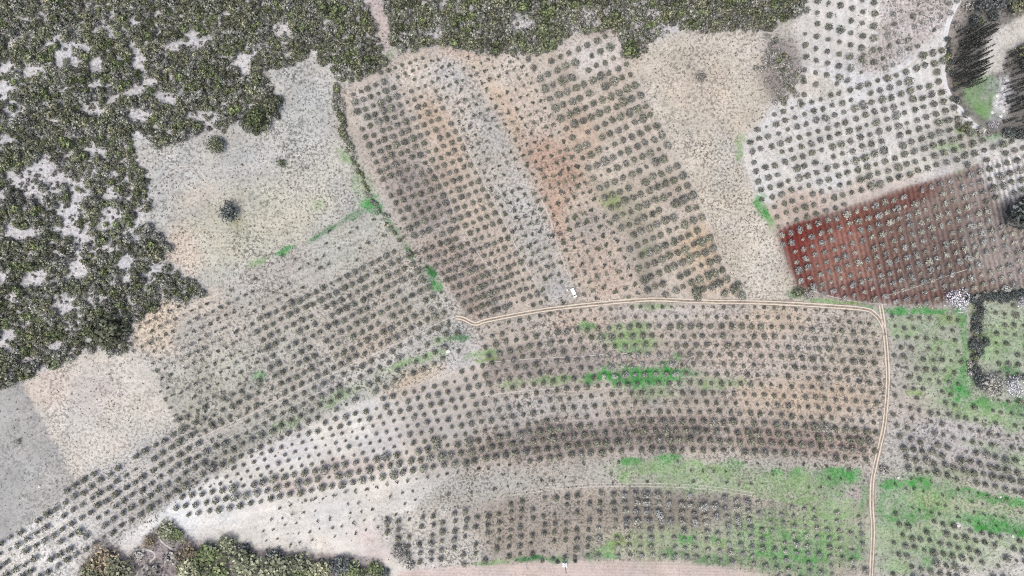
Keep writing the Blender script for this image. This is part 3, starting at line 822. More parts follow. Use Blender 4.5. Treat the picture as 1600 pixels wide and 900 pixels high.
def ribbon(line, off, width, dz, wob=0.15, seed=0, col=(0.5, 0.5, 0.5)):
    p = resample(line, 2.5)
    x, y, h = ground(p[:, 0], p[:, 1])
    d = np.gradient(np.stack([x, y], 1), axis=0)
    d /= np.linalg.norm(d, axis=1)[:, None]
    nrm = np.stack([-d[:, 1], d[:, 0]], 1)
    s = np.arange(len(x))
    wv = 1 + wob * fbm(s * 3.0, s * 0 + seed * 7.7, 20, 3, seed + 20)
    o = off + 0.12 * fbm(s * 3.0, s * 0 + 3.3, 40, 2, seed + 30)
    cols = []
    for e in (-0.5, 0.0, 0.5):
        qx = x + nrm[:, 0] * (o + e * width * wv)
        qy = y + nrm[:, 1] * (o + e * width * wv)
        cols.append(np.stack([qx, qy, terrain(qx, qy) + dz], 1))
    V = np.stack(cols, 1).reshape(-1, 3)
    m = len(x)
    k = np.arange(m - 1)
    f = np.concatenate([np.stack([k * 3 + j, k * 3 + j + 1, (k + 1) * 3 + j + 1, (k + 1) * 3 + j], 1) for j in (0, 1)])
    return V, f[:, ::-1]


def make_track(name, line, gauge=1.75, rut=0.72, bed=3.3, m_rut=None, m_bed=None):
    V, f = ribbon(line, 0, bed, 0.05, 0.7, 1)
    o = link(name, mk_mesh(name, V, [f], None, [m_bed or M_TRACKBED], None, True))
    tag(o, kind='structure')
    for s_ in (-1, 1):
        V, f = ribbon(line, s_ * gauge / 2, rut, 0.075, 0.6, 2 + s_)
        link('wheel_rut', mk_mesh('wheel_rut', V, [f], None, [m_rut or M_RUT], None, True), o)
    return o


make_track('dirt_track', TRACK_1)
make_track('track_spur', TRACK_STUB)
make_track('gully_road', WHITE_LOOP, 1.3, 1.3, 2.8, M_PALERUT, M_PALERUT)
for nm, ln, w in [
        ('terrace_path', TRACK_W, 0.7), ('terrace_path', [(x + 1, y + 4.5) for x, y in TRACK_W[:-1]], 0.55),
        ('field_path', [(290, 716), (330, 697), (400, 664), (480, 622), (560, 585), (600, 566)], 0.5),
        ('field_path', [(0, 893), (60, 858), (128, 815), (200, 768), (270, 724)], 0.6),
        ('field_path', [(0, 860), (60, 826), (110, 795), (160, 760), (230, 722)], 0.5),
        ('field_path', [(560, 655), (620, 645), (672, 636), (740, 621), (800, 613), (880, 606)], 0.7),
        ('field_path', [(752, 567), (800, 563), (840, 560), (900, 557), (980, 552)], 0.5),
        ('field_path', [(430, 705), (520, 680), (590, 660), (640, 648)], 0.5),
        ('field_path', LINE_P[4:-3], 0.5),
        ('field_path', [(p[0], p[1] - 5) for p in LINE_P[4:-3]], 0.5),
        ('field_path', [(400, 255), (350, 263), (300, 259), (268, 264), (258, 278), (262, 310), (266, 335)], 0.6),
        ('field_path', [(400, 259), (350, 267), (302, 263), (272, 268), (264, 280), (267, 310), (271, 338)], 0.6),
        ('field_path', L2[1:], 0.8), ('field_path', L1[2:-1], 0.5), ('field_path', L3[6:-1], 0.7),
        ('field_path', [(x + 3, y) for x, y in L5[1:]], 0.8),
        ('field_path', [(1250, 106), (1236, 140), (1212, 160), (1194, 190)], 0.7),
        ('field_path', [(1388, 122), (1420, 104), (1446, 84), (1476, 70)], 1.4),
        ('field_path', [(1340, 275), (1420, 256), (1500, 262), (1540, 248), (1600, 232)], 0.6),
        ('field_path', [(1232, 20), (1250, 22), (1264, 8), (1272, -10)], 0.6),
        ('field_path', [(1268, 455), (1330, 470), (1385, 476)], 0.4),
        ('field_path', [(1385, 462), (1420, 452), (1460, 438), (1520, 418)], 0.35)]:
    V, f = ribbon(ln, 0, w * .8, 0.045, 0.6, int(ln[0][0]) % 13)
    mt = M_PATHLINE
    tag(link(nm, mk_mesh(nm, V, [f], None, [mt], None, True)), kind='structure')


# ------------------------------------------------------------------ plants
def unit(v):
    return v / (np.linalg.norm(v, axis=-1, keepdims=True) + 1e-9)


def leaf_cloud(r_, centers, normals, size, asp=0.7):
    """rhombic leaf sprays: centres (n,3), facing (n,3), size (n,)"""
    n = len(centers)
    t = unit(np.cross(normals, unit(r_.normal(size=(n, 3)))))
    b = np.cross(normals, t)
    s = size[:, None]
    bend = normals * s * 0.22
    V = np.stack([centers + t * s, centers + b * s * asp - bend, centers - t * s, centers - b * s * asp - bend], 1).reshape(-1, 3)
    k = np.arange(n) * 4
    return V, np.stack([k, k + 1, k + 2, k + 3], 1)


def crown_arrays(seed, n, rx, rz, zc, size, pal, lumps=5, asp=0.7, shell=0.55, flat=0.35, dome=False):
    """uneven crown: several lobes of leaf sprays. pal = (dark, mid, light) albedo"""
    r_ = np.random.default_rng(seed)
    lob = unit(r_.normal(size=(lumps, 3))) * (r_.uniform(0.12, 0.40, (lumps, 1)) if dome else r_.uniform(0.25, 0.62, (lumps, 1)))
    lob[:, 2] *= 0.7
    lr = r_.uniform(0.55, 0.78, lumps) if dome else r_.uniform(0.42, 0.66, lumps)
    idx = r_.integers(0, lumps, n)
    d = unit(r_.normal(size=(n, 3)))
    d[:, 2] = np.where(d[:, 2] < -0.35, -d[:, 2], d[:, 2])
    d = unit(d)
    rad = (shell + (1 - shell) * r_.random(n) ** 0.6)
    p = lob[idx] + d * (lr[idx] * rad)[:, None]
    p = p / np.array([1, 1, 1.0]) * np.array([1, 1, 1]) / np.percentile(np.hypot(p[:, 0], p[:, 1]), 88)
    p[:, 2] = np.clip(p[:, 2], -0.8, 1.1)
    cent = p * np.array([rx * 0.93, rx * 0.93, rz]) + np.array([0, 0, zc])
    nor = unit(d + unit(r_.normal(size=(n, 3))) * (0.5 if dome else 0.7) + np.array([0, 0, flat]))
    sz = size * r_.uniform(0.6, 1.35, n)
    V, f = leaf_cloud(r_, cent, nor, sz, asp)
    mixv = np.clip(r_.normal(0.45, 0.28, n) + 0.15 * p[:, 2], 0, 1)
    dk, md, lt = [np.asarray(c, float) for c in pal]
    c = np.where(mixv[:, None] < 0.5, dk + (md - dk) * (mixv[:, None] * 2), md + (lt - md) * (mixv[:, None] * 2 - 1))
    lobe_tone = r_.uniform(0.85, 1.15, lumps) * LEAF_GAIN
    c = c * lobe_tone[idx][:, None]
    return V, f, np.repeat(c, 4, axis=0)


def tube_arrays(pts, rads, k=5):
    """tapered tube through points"""
    pts = np.asarray(pts, float)
    n = len(pts)
    d = unit(np.gradient(pts, axis=0))
    up = np.array([0.31, 0.17, 0.93])
    a = unit(np.cross(d, up) + 1e-6)
    b = np.cross(d, a)
    th = np.arange(k) / k * 2 * math.pi
    V = (pts[:, None, :] + (a[:, None, :] * np.cos(th)[None, :, None] + b[:, None, :] * np.sin(th)[None, :, None]) * np.asarray(rads)[:, None, None]).reshape(-1, 3)
    f = []
    for i in range(n - 1):
        for j in range(k):
            f.append((i * k + j, i * k + (j + 1) % k, (i + 1) * k + (j + 1) % k, (i + 1) * k + j))
    return V, np.array(f)


def trunk_acc(seed, h, r, spread, limbs=3, k=5, col=(0.16, 0.13, 0.10)):
    r_ = np.random.default_rng(seed + 900)
    a = Acc()
    lean = r_.normal(0, 0.08, 2) * h
    V, f = tube_arrays([(0, 0, -0.3), (lean[0] * .4, lean[1] * .4, h * 0.5), (lean[0], lean[1], h)], [r * 1.25, r * 0.9, r * 0.7], k)
    a.add(V, f4=f, col=col)
    t0 = r_.uniform(0, 6.28)
    for i in range(limbs):
        t = t0 + i * 6.28 / limbs + r_.uniform(-.4, .4)
        e = np.array([math.cos(t), math.sin(t), 0]) * spread
        V, f = tube_arrays([(lean[0], lean[1], h * 0.9), np.array([lean[0], lean[1], h * 1.3]) + e * .5, np.array([lean[0], lean[1], h * 1.55]) + e], [r * 0.6, r * 0.4, r * 0.18], k)
        a.add(V, f4=f, col=col)
    return a


LEAF_GAIN = 1.35
# leaf colours (albedo)
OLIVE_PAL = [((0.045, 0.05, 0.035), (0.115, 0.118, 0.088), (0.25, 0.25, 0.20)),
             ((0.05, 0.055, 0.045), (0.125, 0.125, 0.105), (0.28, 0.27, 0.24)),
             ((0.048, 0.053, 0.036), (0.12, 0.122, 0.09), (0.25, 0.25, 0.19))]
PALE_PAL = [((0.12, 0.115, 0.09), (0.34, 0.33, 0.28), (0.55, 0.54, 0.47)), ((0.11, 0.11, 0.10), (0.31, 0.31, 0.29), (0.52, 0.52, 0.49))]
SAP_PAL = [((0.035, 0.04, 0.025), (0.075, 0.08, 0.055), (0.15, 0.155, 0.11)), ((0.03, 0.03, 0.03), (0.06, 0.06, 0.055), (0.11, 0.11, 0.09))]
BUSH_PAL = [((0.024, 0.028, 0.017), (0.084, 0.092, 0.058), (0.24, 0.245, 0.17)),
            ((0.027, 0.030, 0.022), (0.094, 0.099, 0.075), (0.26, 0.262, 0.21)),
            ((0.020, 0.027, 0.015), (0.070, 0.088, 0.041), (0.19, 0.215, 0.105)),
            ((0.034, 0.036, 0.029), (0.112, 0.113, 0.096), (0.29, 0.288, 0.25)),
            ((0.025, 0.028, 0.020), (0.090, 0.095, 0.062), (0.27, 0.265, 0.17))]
GREY_PAL = [((0.07, 0.068, 0.06), (0.19, 0.18, 0.165), (0.40, 0.385, 0.36)), ((0.09, 0.085, 0.095), (0.28, 0.27, 0.29), (0.56, 0.55, 0.58))]
BROWN_PAL = [((0.04, 0.034, 0.026), (0.13, 0.108, 0.075), (0.34, 0.27, 0.17))]

R_UNIT = 1.0     # every crown is built with radius about 1 m * size below


class Variants:
    """a few crowns and trunks per kind, shared by the individual trees and by the mass"""

    def __init__(self, kind, pals, nvar, n_leaf, radius, rz, zc, size, trunk_h, trunk_r, spread, lumps=5, asp=0.7, shell=0.55, flat=0.35, limbs=3, seed=0, dome=False, gain=1.0):
        self.kind, self.radius = kind, radius
        self.crown, self.trunk, self.cm, self.tm = [], [], [], []
        for i in range(nvar):
            s_ = seed + i * 13
            self.crown.append(crown_arrays(s_, n_leaf, radius, rz, zc, size, [np.array(c_) * gain for c_ in pals[i % len(pals)]], lumps, asp, shell, flat, dome))
            t = trunk_acc(s_, trunk_h, trunk_r, spread, limbs, 4 if n_leaf < 150 else 6)
            self.trunk.append(t)
            self.cm.append(None)
            self.tm.append(None)

    def meshes(self, i):
        if self.cm[i] is None:
            V, f, c = self.crown[i]
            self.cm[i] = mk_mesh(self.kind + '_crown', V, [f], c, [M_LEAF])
            self.tm[i] = self.trunk[i].mesh(self.kind + '_trunk', [M_BARK])
        return self.cm[i], self.tm[i]


olive_v = Variants('olive', OLIVE_PAL, 9, 118, 2.1, 1.75, 2.1, 0.37, 1.1, 0.17, 0.9, 6, seed=100, dome=True, gain=0.86, flat=0.4, shell=0.8, asp=0.9)
pale_v = Variants('pale_tree', PALE_PAL, 6, 120, 2.1, 1.6, 2.1, 0.36, 1.1, 0.16, 0.9, 6, seed=300, shell=0.75, dome=True, gain=0.60, flat=0.4, asp=0.9)
sap_v = Variants('sapling', SAP_PAL, 5, 26, 0.95, 1.0, 1.05, 0.36, 0.7, 0.06, 0.3, 3, seed=500)
bush_v = Variants('scrub_bush', BUSH_PAL, 10, 140, 3.6, 2.9, 2.0, 0.66, 1.0, 0.2, 1.2, 8, seed=700, shell=0.85, dome=True, gain=0.95, flat=0.05)
dome_v = Variants('dome_tree', [BUSH_PAL[2], BUSH_PAL[0]], 4, 620, 6.0, 4.4, 3.2, 0.62, 2.0, 0.35, 2.4, 9, seed=740, shell=0.88, dome=True, gain=0.8, flat=0.0, limbs=4)
low_v = Variants('low_scrub', GREY_PAL[:1] + BUSH_PAL[3:4] + BUSH_PAL[1:2], 6, 34, 1.6, 0.9, 0.6, 0.5, 0.4, 0.08, 0.5, 4, seed=760, shell=0.7, dome=True, gain=0.9, flat=0.1)
greybush_v = Variants('grey_bush', GREY_PAL[:1], 4, 120, 3.2, 1.7, 1.4, 0.6, 0.8, 0.16, 1.2, 7, seed=800, dome=True, gain=0.85, flat=0.1)
big_v = Variants('broadleaf', [BUSH_PAL[0], BUSH_PAL[2], BUSH_PAL[4]], 6, 420, 6.0, 4.6, 5.6, 0.75, 3.2, 0.35, 2.8, 11, seed=1000, shell=0.75, limbs=5, gain=1.15)
lilac_v = Variants('pale_bare_tree', GREY_PAL[1:], 2, 460, 6.0, 3.6, 4.0, 0.52, 2.6, 0.3, 3.0, 12, seed=1200, asp=0.5, limbs=6, gain=1.0)
greybig_v = Variants('grey_thicket', GREY_PAL[:1], 2, 520, 6.0, 3.2, 2.4, 0.5, 1.6, 0.3, 2.6, 10, seed=1250, dome=True, gain=0.95, flat=0.1, limbs=5)
brown_v = Variants('russet_tree', BROWN_PAL, 2, 260, 5.0, 3.4, 4.0, 0.6, 2.4, 0.26, 2.2, 8, seed=1300, limbs=4)
black_v = Variants('dark_tree', [((0.012, 0.016, 0.016), (0.035, 0.042, 0.04), (0.16, 0.17, 0.165))], 3, 420, 6.0, 4.6, 5.6, 0.75, 3.2, 0.35, 2.8, 11, seed=1400, shell=0.7, limbs=5)


def slender_arrays(seed, n, h, r, pal):
    """tall narrow tree: sprays round a spire"""
    r_ = np.random.default_rng(seed)
    t = r_.random(n) ** 0.85
    z = 1.2 + t * (h - 1.2)
    prof = np.sin(np.clip(t * 0.9 + 0.12, 0, 1) * math.pi) ** 0.6
    th = r_.uniform(0, 6.28, n)
    rr = r * prof * r_.uniform(0.45, 1.1, n)
    cent = np.stack([np.cos(th) * rr, np.sin(th) * rr, z], 1)
    out = np.stack([np.cos(th), np.sin(th), np.full(n, 0.6)], 1)
    nor = unit(out + r_.normal(size=(n, 3)) * 0.5)
    V, f = leaf_cloud(r_, cent, nor, 0.42 * r_.uniform(0.6, 1.3, n), 0.5)
    mixv = np.clip(r_.normal(0.35, 0.3, n), 0, 1)[:, None]
    dk, md, lt = [np.asarray(c, float) for c in pal]
    c = np.where(mixv < 0.5, dk + (md - dk) * mixv * 2, md + (lt - md) * (mixv * 2 - 1))
    return V, f, np.repeat(c, 4, axis=0)


SLIM_PAL = ((0.014, 0.017, 0.016), (0.045, 0.052, 0.046), (0.26, 0.26, 0.24))
slim_v = Variants('slender_tree', OLIVE_PAL, 5, 10, 1, 1, 1, 0.3, 1, 0.1, 0.3, 2)
for i in range(5):
    slim_v.crown[i] = slender_arrays(1500 + i, 150, 17.0, 0.85, SLIM_PAL)
    t = Acc()
    V, f = tube_arrays([(0, 0, -0.3), (0.1, 0.05, 9), (0.05, 0.1, 16.6)], [0.26, 0.17, 0.05], 6)
    t.add(V, f4=f)
    slim_v.trunk[i] = t
slim_v.radius = 1.5


def place_individual(name, var, px, py, rpx, label, cat, group, parts=True, zs=1.0, r_=rng, vi=None):
    """one tree or bush: an Empty at its foot with trunk and crown"""
    p = gpt(px, py)
    vi = int(r_.integers(0, len(var.crown))) if vi is None else vi
    cm, tm = var.meshes(vi)
    s = rpx * pscale(p.z) / var.radius
    rot = float(r_.uniform(0, 6.28))
    if parts:
        e = link(name, None, None, p, rot, (s, s, s * zs))
        link('trunk', tm, e)
        link('crown', cm, e)
    else:
        e = link(name, cm, None, p, rot, (s, s, s * zs))
    tag(e, label, cat, group)
    return e


def mass(name, var, arr, label, cat, tones=None, with_trunk=True):
    """all the remaining plants of a kind as one mesh; arr = (px, py, rpx)"""
    arr = np.asarray(arr, float)
    x, y, h = ground(arr[:, 0], arr[:, 1])
    sc = arr[:, 2] * pscale(h) / var.radius
    rot = rng.uniform(0, 6.28, len(arr))
    vi = rng.integers(0, len(var.crown), len(arr))
    Vs, Fs, Cs, Ms = [], [], [], []
    base = 0
    for k in range(len(var.crown)):
        ids = np.where(vi == k)[0]
        if not len(ids):
            continue
        sets = [(var.crown[k][0], var.crown[k][1], var.crown[k][2], 0)]
        if with_trunk:
            tV, t3, t4, tC = var.trunk[k].arrays()
            sets.append((tV, t4, tC, 1))
        for V, f, c, m in sets:
            n = len(V)
            cs, sn = np.cos(rot[ids]), np.sin(rot[ids])
            s = sc[ids]
            X = (V[None, :, 0] * cs[:, None] - V[None, :, 1] * sn[:, None]) * s[:, None] + x[ids][:, None]
            Y = (V[None, :, 0] * sn[:, None] + V[None, :, 1] * cs[:, None]) * s[:, None] + y[ids][:, None]
            Z = V[None, :, 2] * s[:, None] + h[ids][:, None]
            Vs.append(np.stack([X, Y, Z], -1).reshape(-1, 3))
            Fs.append((f[None] + (np.arange(len(ids)) * n)[:, None, None]).reshape(-1, 4) + base)
            tone = rng.uniform(0.8, 1.2, len(ids)) if tones is None else tones[ids]
            Cs.append((c[None] * tone[:, None, None]).reshape(-1, 3))
            Ms.append(np.full(len(ids) * len(f), m))
            base += len(ids) * n
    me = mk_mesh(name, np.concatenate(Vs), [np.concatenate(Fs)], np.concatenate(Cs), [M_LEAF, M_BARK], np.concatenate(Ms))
    return tag(link(name, me), label, cat, kind='stuff')


# ------------------------------------------------------------------ orchard rows
def at_param(line, t):
    line = np.asarray(line, float)
    d = np.concatenate([[0], np.cumsum(np.hypot(*np.diff(line, axis=0).T))])
    d /= d[-1]
    return np.stack([np.interp(t, d, line[:, 0]), np.interp(t, d, line[:, 1])], -1)


T = []      # px, py, r, kind, family


def put(px, py, r, kind, fam):
    T.append((float(px), float(py), float(r) * (0.99 if kind != 'sapling' else 1.1) * float(np.clip(rng.normal(1, .1), .55, 1.25)) * (0.6 if rng.random() < .035 else 1), kind, fam))


def strip(La, Lb, ncol, nr, d, fam, rfun, prob=0.96, kind='olive', ph=0.0):
    tt = np.linspace(0, 1, 500)
    A = at_param(La, tt)
    B = at_param(Lb, tt)
    for c in range(ncol):
        P = A + (B - A) * (c + 0.5) / ncol
        phs = (P @ np.array(nr)) / d + ph
        k0, k1 = math.ceil(phs.min()), math.floor(phs.max())
        for k in range(k0, k1 + 1):
            i = int(np.argmin(np.abs(phs - k)))
            x, y = P[i] + rng.normal(0, 0.55, 2)
            pr = prob(x, y) if callable(prob) else prob
            if rng.random() > pr:
                continue
            r = rfun(x, y)
            put(x, y, r * rng.uniform(0.82, 1.18), kind, fam)


strip(L0, L1, 6, (.363, .932), 14.1, 'F1', lambda x, y: 4.9 if y > 150 else 4.2)
strip(L1, L2, 5, (.363, .932), 14.1, 'F2', lambda x, y: 2.8 + 1.4 * min(1, max(0, (y - 120) / 60)), .93)
strip(L2, L3, 5, (.363, .932), 14.6, 'F3', lambda x, y: 2.7 if y < 290 else 3.3, lambda x, y: (.9 if (x - np.interp(y, *np.array(L2)[:, ::-1].T)) < 24 else .6) if y < 300 else (.9 if y < 420 else .4), 'sapling')
strip(L3, L4, 6, (.363, .932), 14.6, 'F4', lambda x, y: 2.7 if y < 230 else 3.3, .93, 'sapling')
strip(L4, L5, 10, (.408, .913), 17.6, 'F5', lambda x, y: (5.0 if y < 120 else 5.7) + (0.6 if x > 1030 else 0), .95)


def lattice(o, a, b, poly, fam, rfun, prob, kind, excl=None, rngi=(-60, 60), jit=0.55):
    ii, jj = np.meshgrid(np.arange(*rngi), np.arange(*rngi))
    X = o[0] + ii * a[0] + jj * b[0]
    Y = o[1] + ii * a[1] + jj * b[1]
    X, Y = X.ravel(), Y.ravel()
    ok = inpoly(X, Y, poly) & (X > -20) & (X < 1625) & (Y > -20) & (Y < 925)
    if excl is not None:
        for e in excl:
            ok &= ~inpoly(X, Y, e)
    for x, y in zip(X[ok], Y[ok]):
        pr = prob(x, y) if callable(prob) else prob
        if rng.random() > pr:
            continue
        kd = kind(x, y) if callable(kind) else kind
        put(x + rng.normal(0, jit), y + rng.normal(0, jit), rfun(x, y) * rng.uniform(0.82, 1.18), kd, fam)


H_TOP = [(1256, -30), (1376, -30), (1378, 40), (1376, 106), (1320, 122), (1246, 152), (1214, 162), (1250, 110), (1246, 60), (1252, 20)]
H_LOW = [(1162, 212), (1192, 192), (1210, 166), (1320, 126), (1378, 112), (1420, 98), (1474, 60), (1474, 110), (1484, 148), (1512, 180), (1540, 208), (1600, 226), (1630, 232), (1500, 262), (1380, 300), (1213, 356), (1178, 296)]
lattice((1311, 11), (17.5, 4.4), (-0.5, 18.7), H_TOP, 'HT', lambda x, y: 4.9, .92, 'olive')
lattice((1196, 199), (14.7, -4.7), (3.35, 15), H_LOW, 'H', lambda x, y: 4.7 + (0.7 if x > 1330 else 0), .95, 'olive')
lattice((1390, 8), (14.0, -5.0), (3.0, 15), PARCEL_H, 'HP', lambda x, y: 4.0, .8, lambda x, y: 'olive' if rng.random() < .5 else 'pale', [H_LOW])
lattice((1196, 199), (14.7, -4.7), (3.35, 15), FIELD_I, 'I', lambda x, y: 5.1, .95, lambda x, y: 'olive' if (x > 1535 and y < 322) else 'pale', [H_LOW])
B_ORCH = [(392, 500), (420, 486), (500, 448), (560, 415), (606, 388), (622, 392), (640, 402), (672, 442), (704, 482), (704, 494), (650, 520), (560, 560), (480, 600), (430, 620), (418, 560)]
lattice((407, 499.5), (12.3, -6.2), (8.1, 12.6), B_ORCH, 'B', lambda x, y: 4.6, .95, 'olive')
lattice((407, 499.5), (12.3, -6.2), (8.1, 12.6), FIELD_B, 'BS', lambda x, y: 2.6, lambda x, y: .8 if y > 455 else .3, 'sapling', [B_ORCH])


def along(line, off, step, poly, fam, rfun, prob, kind='olive', excl=None):
    p = resample(line, 1.0)
    d = np.gradient(p, axis=0)
    d /= np.linalg.norm(d, axis=1)[:, None]
    q = p + np.stack([-d[:, 1], d[:, 0]], 1) * off
    s = np.concatenate([[0], np.cumsum(np.hypot(*np.diff(q, axis=0).T))])
    for sv in np.arange(off * 0.4 % step, s[-1], step):
        x, y = np.interp(sv, s, q[:, 0]), np.interp(sv, s, q[:, 1])
        if not inpoly(np.array([x]), np.array([y]), poly)[0]:
            continue
        if rng.random() > prob:
            continue
        put(x + rng.normal(0, .9), y + rng.normal(0, .9), rfun(x, y) * rng.uniform(.82, 1.18), kind, fam)


for off in (-39, -24, -9, 8, 23, 38, 53):
    along(TRACK_W, off, 16.6, FIELD_E, 'E', lambda x, y: 4.9 if x < 330 else 4.4, .93)
    if off < 0:
        along(TRACK_W, off, 15.2, [(268, 660), (400, 590), (440, 615), (330, 690)], 'E', lambda x, y: 4.2, .85)

# curved rows
M_TREES = [(275, 800), (275, 765), (345, 742), (380, 716), (440, 692), (480, 671), (540, 646), (600, 622), (650, 604), (700, 586), (742, 570), (800, 556), (800, 730), (640, 772), (520, 782), (420, 786), (340, 800), (290, 812)]
for k in range(0, 16):
    xs = np.arange(255 + (k * 5.3) % 16, 1380, 15.9)
    for x in xs:
        y = float(row_y(k, x)) + rng.normal(0, .5)
        xx = x + rng.normal(0, .7)
        inJ = inpoly(np.array([x]), np.array([y]), FIELD_J)[0]
        inM = inpoly(np.array([x]), np.array([y]), M_TREES)[0]
        if not (inJ or inM):
            continue
        kind = 'olive'
        pr = .94
        if k <= 1:
            r = 3.0
        elif k <= 3:
            r = 5.0 if x < 1210 else 3.9
        elif k <= 7:
            r = 4.3
            if 880 < x < 1080:
                kind = 'pale' if 930 < x < 1060 and k >= 5 else 'olive'
                pr = .8
        elif k <= 11:
            r = 4.1 if x > 640 else 2.9
            pr = .9
        else:
            r = 5.9 if k < 15 else 5.3
            if k == 15 and x < 820:
                r, kind = 2.4, 'sapling'
            if x < 340:
                r *= .8
        put(xx, y, r * rng.uniform(.8, 1.2), kind, 'M' if x < 740 else ('J0' if k <= 3 else 'J1' if k <= 11 else 'J2'))
for k in range(15, 20):
    for x in np.arange(410 + (k * 4.1) % 17, 760, 17.0):
        y = float(row_y(12, x)) + (k - 12) * 15.5
        if inpoly(np.array([x]), np.array([y]), FIELD_M)[0] and rng.random() < .72 and (k > 15 or x < 600):
            put(x + rng.normal(0, 1), y + rng.normal(0, 1), rng.uniform(1.5, 2.5), 'sapling', 'MS')
for k in (16.2, 17.3, 18.4):
    for x in np.arange(700 + k * 3 % 17, 1355, 18.0):
        y = float(row_y(k, x))
        if y < np.interp(x, *np.array(LINE_P).T) - 5 and rng.random() < .42:
            put(x + rng.normal(0, 1.2), y + rng.normal(0, 1.2), rng.uniform(1.8, 2.8), 'sapling', 'N')
LP = np.array(LINE_P)
for k in range(0, 9):
    for c, x0 in enumerate(np.arange(606, 1360, 17.5)):
        x = x0 + k * (1.6 if x0 > 950 else -0.6)
        y = float(np.interp(x, LP[:, 0], LP[:, 1])) + 11 + 13.7 * k
        if not inpoly(np.array([x]), np.array([y - 3]), FIELD_P)[0] or y > np.interp(x, *np.array(DIRT_ROAD[1:14]).T) - 4:
            continue
        dense_pale = 965 < x < 1175 and k < 4
        pale = dense_pale or (x > 930 and k >= 4) or x > 1175
        if rng.random() > (.97 if dense_pale else .82 if x < 1190 else .75):
            continue
        r = 5.7 if dense_pale else 4.3
        put(x + rng.normal(0, .8), y + rng.normal(0, .8), r * rng.uniform(.84, 1.16), 'pale' if pale else 'olive', 'P')
# right of the track
for k in range(0, 30):
    for x in np.arange(1392 + (k * 4.7) % 14.8, 1618, 14.9):
        y0 = 495 + 15.3 * k
        sl = 0.05 + 0.17 * min(1, max(0, (y0 - 525) / 155))
        y = y0 + sl * (x - 1390)
        if y > 920:
            continue
        if x > 1505 and y < 622:
            continue
        band_ = y - 0.22 * (x - 1390)
        kind, r, pr, fam = 'olive', 3.7, .88, 'K'
        if 672 < band_ < 728:
            r, fam = 5.4, 'KB'
        elif 728 <= band_ < 800:
            kind, r, pr, fam = 'sapling', 2.1, .6, 'KS'
        elif band_ >= 800:
            r, pr = 4.7, .72
        if rng.random() < pr:
            put(x + rng.normal(0, 1), y + rng.normal(0, 1), r * rng.uniform(.8, 1.2), kind, fam)
lattice((1553, 490), (14.9, 1.5), (1.0, 15.4), [(1548, 482), (1620, 470), (1620, 585), (1560, 590), (1545, 560)], 'L', lambda x, y: 3.9, .85, 'olive')

# keep trees off the tracks and the van
keep = []
for t in T:
    p = np.array([[t[0], t[1]]])
    if min(polydist(p[:, 0], p[:, 1], TRACK_1)[0], polydist(p[:, 0], p[:, 1], TRACK_STUB)[0]) < t[2] + 3.2:
        continue
    if math.hypot(t[0] - 896, t[1] - 457) < 14:
        continue
    if math.hypot(t[0] - 1487, t[1] - 470) < 17 or math.hypot(t[0] - 1578, t[1] - 332) < 26:
        continue
    keep.append(t)
T = keep

FAM = {
    'F1': ('small dark olive tree in the grey-brown orchard strip beside the hedge', 'olives in the grey-brown orchard strip'),
    'F2': ('small dark olive tree in the ochre strip beside the ash-grey one', 'olives in the ochre orchard strip'),
    'F3': ('tiny young tree on the ash-grey strip above the white van', 'young trees on the ash-grey strip'),
    'F4': ('tiny young tree on the reddish strip between ash-grey and cream strips', 'young trees on the sandy strip'),
    'F5': ('large round olive tree in the cream strip beside the stony field', 'olives in the cream orchard strip'),
    'HT': ('olive tree in the widely spaced rows on whitish soil below scrub', 'olives in the upper rows of the pale orchard'),
    'H': ('round dark olive tree in neat rows above the red field', 'olives in the pale orchard above the red field'),
    'HP': ('faint pale tree in the tilled parcel beside the white gully road', 'pale trees in the tilled parcel'),
    'I': ('pale grey-leaved tree standing on the red-brown ploughed field', 'pale trees on the red-brown field'),
    'I_o': ('dark olive tree on the whitish corner of the red-brown field', 'olives on the whitish field corner'),
    'B': ('dark olive tree in the block between hedge bank and terrace path', 'olives in the block above the terrace path'),
    'BS': ('tiny dark sapling scattered in the weedy field below the hillside scrub', 'saplings in the weedy field'),
    'E': ('olive tree on the long curved terrace following the terrace path', 'olives along the curved terrace'),
    'M': ('round olive tree in the curved rows on white soil', 'olives on the white soil field'),
    'MS': ('tiny sapling dotting the bare white soil above the south-western wood', 'saplings on the white soil'),
    'J0': ('olive tree in the first curved rows just below the dirt track', 'olives in the first rows below the track'),
    'J1': ('olive tree in the middle curved rows enclosed by the dirt track', 'olives in the middle curved rows'),
    'J2': ('large dark olive tree in the brown band above the grassy strip', 'olives in the dense brown band'),
    'N': ('tiny sapling in the grassy strip between the two curved orchards', 'saplings in the grassy strip'),
    'P': ('faint olive tree in the lower orchard by the pink dirt road', 'olives in the lower orchard'),
    'P_p': ('pale ring-shaped tree in the lower orchard near the pink dirt road', 'pale trees in the lower orchard'),
    'K': ('small olive tree in the green meadow orchard beside the track', 'olives in the meadow orchard'),
    'KB': ('large dark olive tree in thick rows across the meadow orchard', 'large olives in the meadow orchard'),
    'KS': ('tiny dark sapling on the bright green strip east of the track', 'saplings on the bright green strip'),
    'L': ('small dark olive tree in the meadow enclosed by the dark hedgerow', 'olives in the hedged meadow'),
    'J_p': ('pale ring-shaped tree in the bright green patch of the curved rows', 'pale trees in the green patch'),
}


def part_of(pts, x, y):
    """which part of its plot a plant stands in"""
    pts = np.array(pts)
    if len(pts) < 4:
        return ''
    qx = (pts[:, 0] <= x).mean()
    qy = (pts[:, 1] <= y).mean()
    v = 'upper' if qy < .34 else 'lower' if qy > .67 else 'middle'
    u = 'left' if qx < .34 else 'right' if qx > .67 else 'centre'
    return ', in its %s part' % ('central' if (v, u) == ('middle', 'centre') else v + '-' + u)


